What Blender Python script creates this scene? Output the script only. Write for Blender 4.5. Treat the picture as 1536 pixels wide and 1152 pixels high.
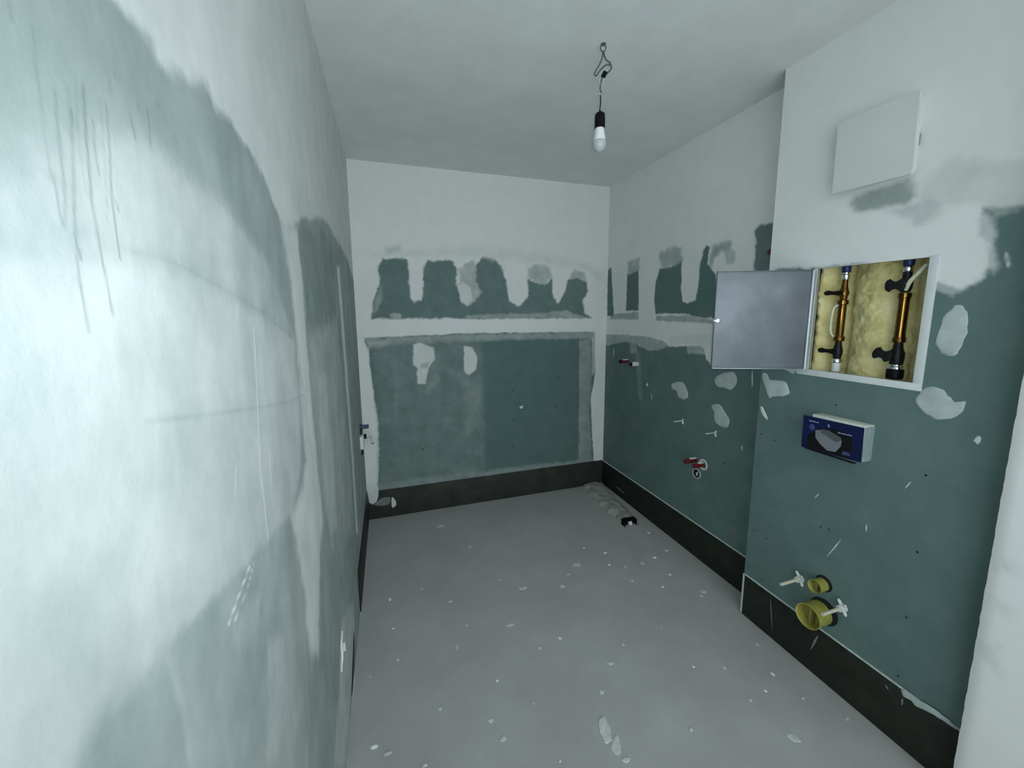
import bpy, bmesh, math, random
import numpy as np
from mathutils import Vector, Matrix

# ------------------------------------------------------------------ clean
for o in list(bpy.data.objects):
    bpy.data.objects.remove(o, do_unlink=True)
SC = bpy.context.scene
COL = SC.collection

# ------------------------------------------------------------------ room sizes (metres)
H = 2.5          # ceiling height
D = 2.8964       # back wall
W = 1.9549       # right wall, set back part
W2 = 1.8338      # right wall, boxed out part
Y2 = 1.3396      # far end of the boxed out part
HB = 0.2154      # sealing strip height
YF = -0.6        # where the room opens into the passage behind the camera
XR = 1.774       # white reveal on the right
YR = 0.545

# ------------------------------------------------------------------ camera
def camera():
    cd = bpy.data.cameras.new('camera')
    cd.sensor_fit = 'HORIZONTAL'
    cd.sensor_width = 36.0
    cd.lens = 584.18 / 1536 * 36
    cd.shift_x = -4.945 / 1536
    cd.shift_y = -23.842 / 1536
    cd.clip_start = 0.01
    cam = bpy.data.objects.new('camera', cd)
    COL.objects.link(cam)
    yaw, pit, roll = 0.3145, 0.1397, -0.0058
    f = Vector((math.sin(yaw) * math.cos(pit), math.cos(yaw) * math.cos(pit), -math.sin(pit)))
    r = Vector((math.cos(yaw), -math.sin(yaw), 0))
    u = r.cross(f)
    c, s = math.cos(roll), math.sin(roll)
    r, u = c * r + s * u, -s * r + c * u
    m = Matrix((r, u, -f)).transposed().to_4x4()
    m.translation = Vector((0.2045, 0, 1.5014))
    cam.matrix_world = m
    SC.camera = cam
    return cam, r, u, f
CAM, CR, CU, CF = camera()

# ------------------------------------------------------------------ world: dim light of the passage behind
wd = bpy.data.worlds.new('World')
SC.world = wd
wd.use_nodes = True
bg = wd.node_tree.nodes['Background']
bg.inputs[0].default_value = (0.85, 0.955, 1.0, 1)
bg.inputs[1].default_value = 2.0

# ------------------------------------------------------------------ the phone torch that lights the photograph
ld = bpy.data.lights.new('phone_torch', 'SPOT')
ld.energy = 31
ld.color = (0.82, 0.95, 1.0)
ld.shadow_soft_size = 0.012
ld.spot_size = math.radians(146)
ld.spot_blend = 1.0
lo = bpy.data.objects.new('phone_torch', ld)
COL.objects.link(lo)
lo.location = (0.235, 0.0, 1.53)
lo.rotation_euler = Vector((math.sin(0.27), math.cos(0.27), -0.12)).to_track_quat('-Z', 'Y').to_euler()

SC.view_settings.view_transform = 'Standard'
SC.view_settings.look = 'None'
SC.view_settings.gamma = 1.0
SC.view_settings.use_curve_mapping = False
SC.view_settings.exposure = 0.0

# ------------------------------------------------------------------ material helpers
def new_mat(name):
    m = bpy.data.materials.new(name)
    m.use_nodes = True
    nt = m.node_tree
    return m, nt, nt.nodes['Principled BSDF']

def noise_node(nt, scale, detail=4, rough=0.6, mapping=None):
    tc = nt.nodes.new('ShaderNodeTexCoord')
    n = nt.nodes.new('ShaderNodeTexNoise')
    n.inputs['Scale'].default_value = scale
    n.inputs['Detail'].default_value = detail
    n.inputs['Roughness'].default_value = rough
    if mapping:
        mp = nt.nodes.new('ShaderNodeMapping')
        mp.inputs['Scale'].default_value = mapping
        nt.links.new(tc.outputs['Object'], mp.inputs[0])
        nt.links.new(mp.outputs[0], n.inputs['Vector'])
    else:
        nt.links.new(tc.outputs['Object'], n.inputs['Vector'])
    return n

def ramp_node(nt, src, stops):
    r = nt.nodes.new('ShaderNodeValToRGB')
    e = r.color_ramp.elements
    e[0].position, e[0].color = stops[0][0], (*stops[0][1], 1)
    e[1].position, e[1].color = stops[-1][0], (*stops[-1][1], 1)
    for p, c in stops[1:-1]:
        k = e.new(p)
        k.color = (*c, 1)
    nt.links.new(src, r.inputs[0])
    return r

def mix_col(nt, fac, a, b):
    m = nt.nodes.new('ShaderNodeMix')
    m.data_type = 'RGBA'
    for sock, v in ((m.inputs[0], fac), (m.inputs[6], a), (m.inputs[7], b)):
        if hasattr(v, 'is_linked') or isinstance(v, bpy.types.NodeSocket):
            nt.links.new(v, sock)
        elif isinstance(v, (int, float)):
            sock.default_value = v
        else:
            sock.default_value = (*v, 1)
    return m.outputs[2]

def math_node(nt, op, a, b=None, clamp=False):
    m = nt.nodes.new('ShaderNodeMath')
    m.operation = op
    m.use_clamp = clamp
    for i, v in enumerate((a, b)):
        if v is None:
            continue
        if isinstance(v, (int, float)):
            m.inputs[i].default_value = v
        else:
            nt.links.new(v, m.inputs[i])
    return m.outputs[0]

def bump(nt, bsdf, src, strength, dist=0.002):
    b = nt.nodes.new('ShaderNodeBump')
    b.inputs['Strength'].default_value = strength
    b.inputs['Distance'].default_value = dist
    nt.links.new(src, b.inputs['Height'])
    nt.links.new(b.outputs[0], bsdf.inputs['Normal'])

def simple(name, col, rough=0.6, metal=0.0, var=0.12, scale=30, spec=0.4, bumps=0.0):
    m, nt, b = new_mat(name)
    n = noise_node(nt, scale)
    lo_ = tuple(c * (1 - var) for c in col)
    hi_ = tuple(min(1, c * (1 + var)) for c in col)
    r = ramp_node(nt, n.outputs[0], [(0.3, lo_), (0.7, hi_)])
    nt.links.new(r.outputs[0], b.inputs['Base Color'])
    b.inputs['Roughness'].default_value = rough
    b.inputs['Metallic'].default_value = metal
    b.inputs['Specular IOR Level'].default_value = spec
    if bumps:
        bump(nt, b, n.outputs[0], bumps)
    return m

GREEN = (0.086, 0.160, 0.148)
PLASTER = (0.79, 0.80, 0.785)

def board_mat(name, green=GREEN, plaster=PLASTER, streak=(1, 1, 1)):
    """green gypsum board; attribute coat.r = filler cover, coat.g = dirt lines and painted box shadow, coat.b = bluish smear"""
    m, nt, b = new_mat(name)
    at = nt.nodes.new('ShaderNodeAttribute')
    at.attribute_name = 'coat'
    sp = nt.nodes.new('ShaderNodeSeparateColor')
    nt.links.new(at.outputs['Color'], sp.inputs[0])
    n1 = noise_node(nt, 9, 6, 0.65, streak)
    n2 = noise_node(nt, 60, 5, 0.7)
    g = mix_col(nt, n1.outputs[0], tuple(c * 0.90 for c in green), tuple(c * 1.10 for c in green))
    p = mix_col(nt, n1.outputs[0], tuple(c * 0.95 for c in plaster), tuple(min(1, c * 1.05) for c in plaster))
    # trowel noise breaks the half covered zones
    w = math_node(nt, 'SUBTRACT', n1.outputs[0], 0.5)
    edge = math_node(nt, 'MULTIPLY', sp.outputs[0], math_node(nt, 'SUBTRACT', 1.0, sp.outputs[0]))
    w = math_node(nt, 'MULTIPLY', math_node(nt, 'MULTIPLY', w, edge), 2.0)
    f = math_node(nt, 'ADD', sp.outputs[0], w, True)
    c = mix_col(nt, f, g, p)
    c = mix_col(nt, sp.outputs[2], c, (0.36, 0.42, 0.44))
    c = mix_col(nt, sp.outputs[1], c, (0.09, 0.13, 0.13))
    nt.links.new(c, b.inputs['Base Color'])
    b.inputs['Roughness'].default_value = 0.75
    b.inputs['Specular IOR Level'].default_value = 0.25
    bump(nt, b, n2.outputs[0], 0.25, 0.0015)
    return m

M = {}
M['board'] = board_mat('green_board_with_filler')
M['board_left'] = board_mat('green_board_trowelled', streak=(1, 1, 0.6))
M['ceiling'] = simple('ceiling_filler', (0.74, 0.755, 0.745), 0.85, var=0.05, scale=6, bumps=0.05)
M['white_wall'] = simple('white_wall_paint', (0.78, 0.80, 0.79), 0.8, var=0.05, scale=12, bumps=0.12)
M['patch'] = simple('filler_patch', (0.46, 0.52, 0.505), 0.8, var=0.14, scale=22, bumps=0.3)
M['patch_white'] = simple('filler_white', (0.66, 0.68, 0.67), 0.8, var=0.08, scale=22, bumps=0.2)
M['scratch'] = simple('filler_scratch', (0.55, 0.60, 0.58), 0.8, var=0.2, scale=60)
M['membrane'] = simple('sealing_membrane', (0.017, 0.021, 0.015), 0.55, var=0.35, scale=14, spec=0.3, bumps=0.2)
M['membrane_back'] = simple('sealing_membrane_dusty', (0.034, 0.037, 0.030), 0.6, var=0.35, scale=9, spec=0.3, bumps=0.2)
M['screed'] = simple('mortar', (0.19, 0.195, 0.185), 0.9, var=0.25, scale=25, bumps=0.5)
M['duct_mortar'] = simple('duct_mortar', (0.36, 0.36, 0.335), 0.95, var=0.25, scale=20, bumps=0.6)
M['splash'] = simple('mortar_splash', (0.80, 0.81, 0.79), 0.85, var=0.15, scale=60)
M['splash_faint'] = simple('mortar_splash_trodden', (0.57, 0.59, 0.57), 0.85, var=0.2, scale=40)
M['black'] = simple('black_plastic', (0.004, 0.004, 0.005), 0.5, var=0.2, spec=0.15)
M['hole'] = simple('dark_cavity', (0.010, 0.012, 0.012), 0.9, var=0.2)
M['screw'] = simple('screw_black', (0.012, 0.014, 0.014), 0.5, var=0.2)
M['red'] = simple('red_plastic', (0.13, 0.010, 0.014), 0.4, var=0.2)
M['white_plastic'] = simple('white_plastic', (0.70, 0.71, 0.69), 0.45, var=0.05)
M['cream_plastic'] = simple('cream_plastic', (0.60, 0.60, 0.44), 0.5, var=0.08)
M['foam'] = simple('white_foam', (0.62, 0.65, 0.58), 0.85, var=0.08, scale=80, bumps=0.3)
M['foam_side'] = simple('darker_foam', (0.26, 0.32, 0.33), 0.85, var=0.12, scale=60, bumps=0.3)
M['yellow'] = simple('yellow_plastic', (0.33, 0.32, 0.07), 0.45, var=0.12)
M['yellow_in'] = simple('yellow_plastic_ridge', (0.23, 0.20, 0.06), 0.45, var=0.12)
M['blue_tape'] = simple('blue_plastic', (0.010, 0.018, 0.11), 0.4, var=0.2)
M['blue_grey'] = simple('blue_grey_plastic', (0.05, 0.075, 0.14), 0.5, var=0.2)
M['blue_card'] = simple('blue_card', (0.004, 0.009, 0.060), 0.42, var=0.25, scale=8)
M['black_print'] = simple('black_print', (0.002, 0.0025, 0.004), 0.5, var=0.2)
M['grey_print'] = simple('grey_print', (0.20, 0.21, 0.235), 0.5, var=0.08, scale=10)
M['grey_print2'] = simple('grey_print_darker', (0.09, 0.10, 0.115), 0.5, var=0.08, scale=10)
M['pale_print'] = simple('pale_print', (0.30, 0.34, 0.45), 0.5, var=0.05)
M['smear_print'] = simple('blue_pale_print', (0.05, 0.07, 0.20), 0.5, var=0.2)
M['chrome'] = simple('chrome', (0.75, 0.77, 0.78), 0.16, 1.0, var=0.04)
M['brass'] = simple('brass', (0.14, 0.075, 0.018), 0.18, 1.0, var=0.15)
M['dark_metal'] = simple('dark_metal', (0.018, 0.018, 0.02), 0.4, 0.6, var=0.2, spec=0.2)
M['white_metal'] = simple('white_coated_metal', (0.66, 0.69, 0.69), 0.5, var=0.04)
M['edge_metal'] = simple('folded_metal_edge', (0.50, 0.54, 0.57), 0.35, 0.7, var=0.06)
M['cord'] = simple('black_cord', (0.012, 0.014, 0.014), 0.5, var=0.1)
M['wire'] = simple('grey_wire', (0.10, 0.11, 0.11), 0.5, var=0.1)
M['bulb_base'] = simple('bulb_housing', (0.80, 0.82, 0.82), 0.4, var=0.02)

def door_mat():
    m, nt, b = new_mat('grey_primed_sheet')
    n = noise_node(nt, 3.4, 4, 0.55)
    n2 = noise_node(nt, 160, 2, 0.5)
    r = ramp_node(nt, n.outputs[0], [(0.36, (0.115, 0.135, 0.150)), (0.52, (0.155, 0.175, 0.195)), (0.66, (0.225, 0.245, 0.27))])
    nt.links.new(r.outputs[0], b.inputs['Base Color'])
    b.inputs['Roughness'].default_value = 0.42
    b.inputs['Metallic'].default_value = 0.35
    bump(nt, b, n2.outputs[0], 0.06)
    return m
M['door'] = door_mat()

def bulb_mat():
    m, nt, b = new_mat('frosted_bulb_dome')
    n = noise_node(nt, 20)
    r = ramp_node(nt, n.outputs[0], [(0.3, (0.42, 0.47, 0.47)), (0.7, (0.46, 0.51, 0.51))])
    nt.links.new(r.outputs[0], b.inputs['Base Color'])
    b.inputs['Roughness'].default_value = 0.12
    return m
M['dome'] = bulb_mat()

def wool_mat():
    m, nt, b = new_mat('yellow_mineral_wool')
    n = noise_node(nt, 14, 6, 0.7)
    n2 = noise_node(nt, 260, 3, 0.6, (1, 1, 2))
    r = ramp_node(nt, n.outputs[0], [(0.25, (0.42, 0.345, 0.13)), (0.5, (0.66, 0.58, 0.27)), (0.78, (0.82, 0.76, 0.48))])
    nt.links.new(r.outputs[0], b.inputs['Base Color'])
    b.inputs['Roughness'].default_value = 0.95
    b.inputs['Specular IOR Level'].default_value = 0.1
    bump(nt, b, n2.outputs[0], 0.6, 0.003)
    return m
M['wool'] = wool_mat()

def floor_mat():
    m, nt, b = new_mat('dusty_screed_floor')
    n = noise_node(nt, 3.2, 8, 0.68)
    n2 = noise_node(nt, 70, 6, 0.75)
    r = ramp_node(nt, n.outputs[0], [(0.30, (0.315, 0.313, 0.298)), (0.52, (0.40, 0.398, 0.383)), (0.72, (0.50, 0.50, 0.485))])
    c = mix_col(nt, n2.outputs[0], r.outputs[0], (0.43, 0.43, 0.415))
    nt.links.new(c, b.inputs['Base Color'])
    b.inputs['Roughness'].default_value = 0.85
    b.inputs['Specular IOR Level'].default_value = 0.25
    bump(nt, b, n2.outputs[0], 0.2, 0.002)
    return m
M['floor'] = floor_mat()

# ------------------------------------------------------------------ object helpers
def link(name, me, mat=None, parent=None):
    o = bpy.data.objects.new(name, me)
    COL.objects.link(o)
    if mat is not None and me is not None:
        me.materials.append(M[mat] if isinstance(mat, str) else mat)
    if parent is not None:
        o.parent = parent
        o.matrix_parent_inverse = Matrix.Translation(-parent.location)
    return o

def thing(name, label, cat, loc, group=None):
    o = bpy.data.objects.new(name, None)
    o.empty_display_size = 0.02
    COL.objects.link(o)
    o.location = loc
    o['label'] = label
    o['category'] = cat
    if group:
        o['group'] = group
    return o

def tag(o, label, cat, group=None):
    o['label'] = label
    o['category'] = cat
    if group:
        o['group'] = group
    return o

def structure(o):
    o['kind'] = 'structure'
    return o

def smooth(me, ang=40):
    for p in me.polygons:
        p.use_smooth = True
    me.set_sharp_from_angle(angle=math.radians(ang))

def bm_obj(name, bm, mat, parent=None, sm=True, ang=40):
    bmesh.ops.recalc_face_normals(bm, faces=bm.faces)
    me = bpy.data.meshes.new(name)
    bm.to_mesh(me)
    bm.free()
    if sm:
        smooth(me, ang)
    return link(name, me, mat, parent)

def add_box(bm, lo_, hi_, bev=0.0, mat4=None):
    r = bmesh.ops.create_cube(bm, size=1)
    vs = r['verts']
    for v in vs:
        v.co = Vector([lo_[i] + (v.co[i] + 0.5) * (hi_[i] - lo_[i]) for i in range(3)])
    if bev:
        es = list({e for v in vs for e in v.link_edges})
        r2 = bmesh.ops.bevel(bm, geom=es, offset=bev, segments=2, profile=0.5, affect='EDGES')
        vs = list({v for f in r2['faces'] for v in f.verts} | {v for v in vs if v.is_valid})
    if mat4 is not None:
        for v in vs:
            v.co = mat4 @ v.co
    return vs

def box(name, lo_, hi_, mat, parent=None, bev=0.0, mat4=None):
    bm = bmesh.new()
    add_box(bm, lo_, hi_, bev, mat4)
    return bm_obj(name, bm, mat, parent, sm=bev > 0, ang=35)

def frame_axes(axis):
    a = Vector(axis).normalized()
    t = Vector((0, 0, 1)) if abs(a.z) < 0.9 else Vector((0, 1, 0))
    x = t.cross(a).normalized()
    return x, a.cross(x), a

def add_lathe(bm, base, axis, prof, seg=20):
    """profile of (distance along axis, radius) turned round the axis"""
    x, y, a = frame_axes(axis)
    base = Vector(base)
    rings = []
    for h, r in prof:
        if r < 1e-6:
            rings.append([bm.verts.new(base + a * h)])
        else:
            rings.append([bm.verts.new(base + a * h + (x * math.cos(2 * math.pi * k / seg) + y * math.sin(2 * math.pi * k / seg)) * r) for k in range(seg)])
    for A, B in zip(rings, rings[1:]):
        if len(A) == 1 and len(B) == 1:
            continue
        for k in range(seg):
            k2 = (k + 1) % seg
            if len(A) == 1:
                bm.faces.new((A[0], B[k2], B[k]))
            elif len(B) == 1:
                bm.faces.new((A[k], A[k2], B[0]))
            else:
                bm.faces.new((A[k], A[k2], B[k2], B[k]))

def lathe(name, base, axis, prof, mat, parent=None, seg=20, ang=35):
    bm = bmesh.new()
    add_lathe(bm, base, axis, prof, seg)
    return bm_obj(name, bm, mat, parent, True, ang)

def add_tube(bm, pts, r, seg=8, closed=False):
    pts = [Vector(p) for p in pts]
    rs = r if isinstance(r, (list, tuple)) else [r] * len(pts)
    n = len(pts)
    rings = []
    ref = None
    for i, p in enumerate(pts):
        d = (pts[(i + 1) % n] - pts[i - 1]) if closed else (pts[min(i + 1, n - 1)] - pts[max(i - 1, 0)])
        d.normalize()
        if ref is None:
            ref = Vector((0, 0, 1)) if abs(d.z) < 0.9 else Vector((1, 0, 0))
        x = ref.cross(d)
        if x.length < 1e-5:
            x = Vector((1, 0, 0)).cross(d)
        x.normalize()
        y = d.cross(x)
        ref = y
        rings.append([bm.verts.new(p + (x * math.cos(2 * math.pi * k / seg) + y * math.sin(2 * math.pi * k / seg)) * rs[i]) for k in range(seg)])
    for i in range(n if closed else n - 1):
        A, B = rings[i], rings[(i + 1) % n]
        for k in range(seg):
            k2 = (k + 1) % seg
            bm.faces.new((A[k], A[k2], B[k2], B[k]))
    if not closed:
        bm.faces.new(rings[0][::-1])
        bm.faces.new(rings[-1])

def spline(pts, n=6):
    pts = [Vector(p) for p in pts]
    out = []
    for i in range(len(pts) - 1):
        p0, p1, p2, p3 = pts[max(i - 1, 0)], pts[i], pts[i + 1], pts[min(i + 2, len(pts) - 1)]
        for k in range(n):
            t = k / n
            out.append(0.5 * ((2 * p1) + (p2 - p0) * t + (2 * p0 - 5 * p1 + 4 * p2 - p3) * t * t + (3 * p1 - p0 - 3 * p2 + p3) * t ** 3))
    out.append(pts[-1])
    return out

def tube(name, pts, r, mat, parent=None, seg=8, closed=False, n=0):
    bm = bmesh.new()
    add_tube(bm, spline(pts, n) if n else pts, r, seg, closed)
    return bm_obj(name, bm, mat, parent, True, 60)

# ------------------------------------------------------------------ numpy noise and the filler cover of a wall
RNG = np.random.default_rng(7)
LAT = RNG.random((256, 256))

def vnoise(u, v, scale, seed=0):
    a = u * scale + 37.1 * seed
    b = v * scale + 91.7 * seed
    i, j = np.floor(a).astype(int), np.floor(b).astype(int)
    fa, fb = a - i, b - j
    fa, fb = fa * fa * (3 - 2 * fa), fb * fb * (3 - 2 * fb)
    g = lambda p, q: LAT[p % 256, q % 256]
    return (g(i, j) * (1 - fa) + g(i + 1, j) * fa) * (1 - fb) + (g(i, j + 1) * (1 - fa) + g(i + 1, j + 1) * fa) * fb

def fbm(u, v, scale, seed=0):
    return (vnoise(u, v, scale, seed) * 4 + vnoise(u, v, scale * 2.1, seed + 1) * 2 + vnoise(u, v, scale * 4.3, seed + 2)) / 7

def seg_dist(U, V, a, b):
    dx, dy = b[0] - a[0], b[1] - a[1]
    L = dx * dx + dy * dy + 1e-12
    t = np.clip(((U - a[0]) * dx + (V - a[1]) * dy) / L, 0, 1)
    return np.hypot(U - a[0] - t * dx, V - a[1] - t * dy)

def poly_sd(U, V, P):
    """signed distance, positive inside"""
    d = np.full(U.shape, 1e9)
    ins = np.zeros(U.shape, bool)
    n = len(P)
    for k in range(n):
        a, b = P[k], P[(k + 1) % n]
        d = np.minimum(d, seg_dist(U, V, a, b))
        if a[1] != b[1]:
            c = (a[1] > V) != (b[1] > V)
            ins ^= c & (U < (b[0] - a[0]) * (V - a[1]) / (b[1] - a[1]) + a[0])
    return np.where(ins, d, -d)

def cover(us, vs, base, layers):
    U, V = np.meshgrid(us, vs, indexing='ij')
    F = np.zeros(U.shape + (3,))
    F[..., 0] = base
    for li, L in enumerate(layers):
        kind, ch, val, soft, rag, P = L[:6]
        pu = [p[0] for p in P]
        pv = [p[1] for p in P]
        mg = soft * 2 + rag * 2 + 0.02
        i0, i1 = np.searchsorted(us, min(pu) - mg), np.searchsorted(us, max(pu) + mg)
        j0, j1 = np.searchsorted(vs, min(pv) - mg), np.searchsorted(vs, max(pv) + mg)
        if i1 <= i0 or j1 <= j0:
            continue
        u, v = U[i0:i1, j0:j1], V[i0:i1, j0:j1]
        if kind == 'poly':
            d = poly_sd(u, v, P)
        else:
            hw = L[6]
            d = np.full(u.shape, -1e9)
            for a, b in zip(P, P[1:]):
                d = np.maximum(d, hw - seg_dist(u, v, a, b))
        d = d + rag * 3.2 * (fbm(u, v, 28, li) - 0.5) + rag * 1.8 * (fbm(u, v, 90, li + 5) - 0.5)
        m = np.clip((d + soft) / (2 * soft), 0, 1)
        m = m * m * (3 - 2 * m)
        if kind == 'line':
            m = m * np.clip(0.45 + 0.9 * fbm(u, v, 40, li + 3), 0, 1)
        vv = val
        if kind == 'poly' and ch == 0:
            vv = np.clip(val + 0.75 * val * (1 - val) * (fbm(u, v, 13, li + 9) - 0.5), 0, 1)
        F[i0:i1, j0:j1, ch] = F[i0:i1, j0:j1, ch] * (1 - m) + vv * m
    return U, V, F

def grid_wall(name, mp, us, vs, base, layers, mat, flip, thick, hole=None, relief=0.0012, parent=None):
    us, vs = np.asarray(us, float), np.asarray(vs, float)
    U, V, F = cover(us, vs, base, layers)
    h = F[..., 0] * relief + 0.0010 * (fbm(U, V, 6, 11) - 0.5) + 0.0004 * (fbm(U, V, 40, 12) - 0.5)
    co = np.stack(mp(U, V, h), -1).reshape(-1, 3)
    n, m = U.shape
    idx = np.arange(n * m).reshape(n, m)
    q = np.stack([idx[:-1, :-1], idx[1:, :-1], idx[1:, 1:], idx[:-1, 1:]], -1)
    if hole:
        cu, cv = (us[:-1] + us[1:]) / 2, (vs[:-1] + vs[1:]) / 2
        keep = ~(((cu > hole[0]) & (cu < hole[1]))[:, None] & ((cv > hole[2]) & (cv < hole[3]))[None, :])
        q = q[keep]
    q = q.reshape(-1, 4)
    if flip:
        q = q[:, ::-1]
    # body of the wall behind its face
    k = len(co)
    a, b, c, d = us[0], us[-1], vs[0], vs[-1]
    cs = []
    for hh in (-0.002, -thick):
        for (uu, vv) in ((a, c), (b, c), (b, d), (a, d)):
            cs.append([float(t) for t in mp(np.array(uu), np.array(vv), np.array(hh))])
    co = np.vstack([co, np.array(cs)])
    ex = np.array([[k + 4, k + 7, k + 6, k + 5]] + [[k + i, k + 4 + i, k + 4 + (i + 1) % 4, k + (i + 1) % 4] for i in range(4)])
    if flip:
        ex = ex[:, ::-1]
    q = np.vstack([q, ex])
    me = bpy.data.meshes.new(name)
    me.vertices.add(len(co))
    me.vertices.foreach_set('co', co.ravel())
    me.loops.add(q.size)
    me.loops.foreach_set('vertex_index', q.ravel().astype(np.int32))
    me.polygons.add(len(q))
    me.polygons.foreach_set('loop_start', np.arange(0, q.size, 4, dtype=np.int32))
    me.update(calc_edges=True)
    me.polygons.foreach_set('use_smooth', np.concatenate([np.ones(len(q) - 5, bool), np.zeros(5, bool)]))
    at = me.color_attributes.new('coat', 'FLOAT_COLOR', 'POINT')
    full = np.ones((len(co), 4), np.float32)
    full[:, :3] = 0
    full[:k, :3] = F.reshape(-1, 3)
    at.data.foreach_set('color', full.ravel())
    me.validate()
    return structure(link(name, me, mat, parent))

def steps(*spec):
    """(from, to, step), ... joined into one ascending list of grid lines"""
    out = []
    for a, b, s in spec:
        n = max(1, int(round((b - a) / s)))
        out += list(np.linspace(a, b, n + 1))[:-1]
    return np.array(out + [spec[-1][1]])

P_ = lambda ch, val, soft, rag, pts: ('poly', ch, val, soft, rag, pts)
L_ = lambda ch, val, soft, hw, pts: ('line', ch, val, soft, 0.0, pts, hw)

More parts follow.
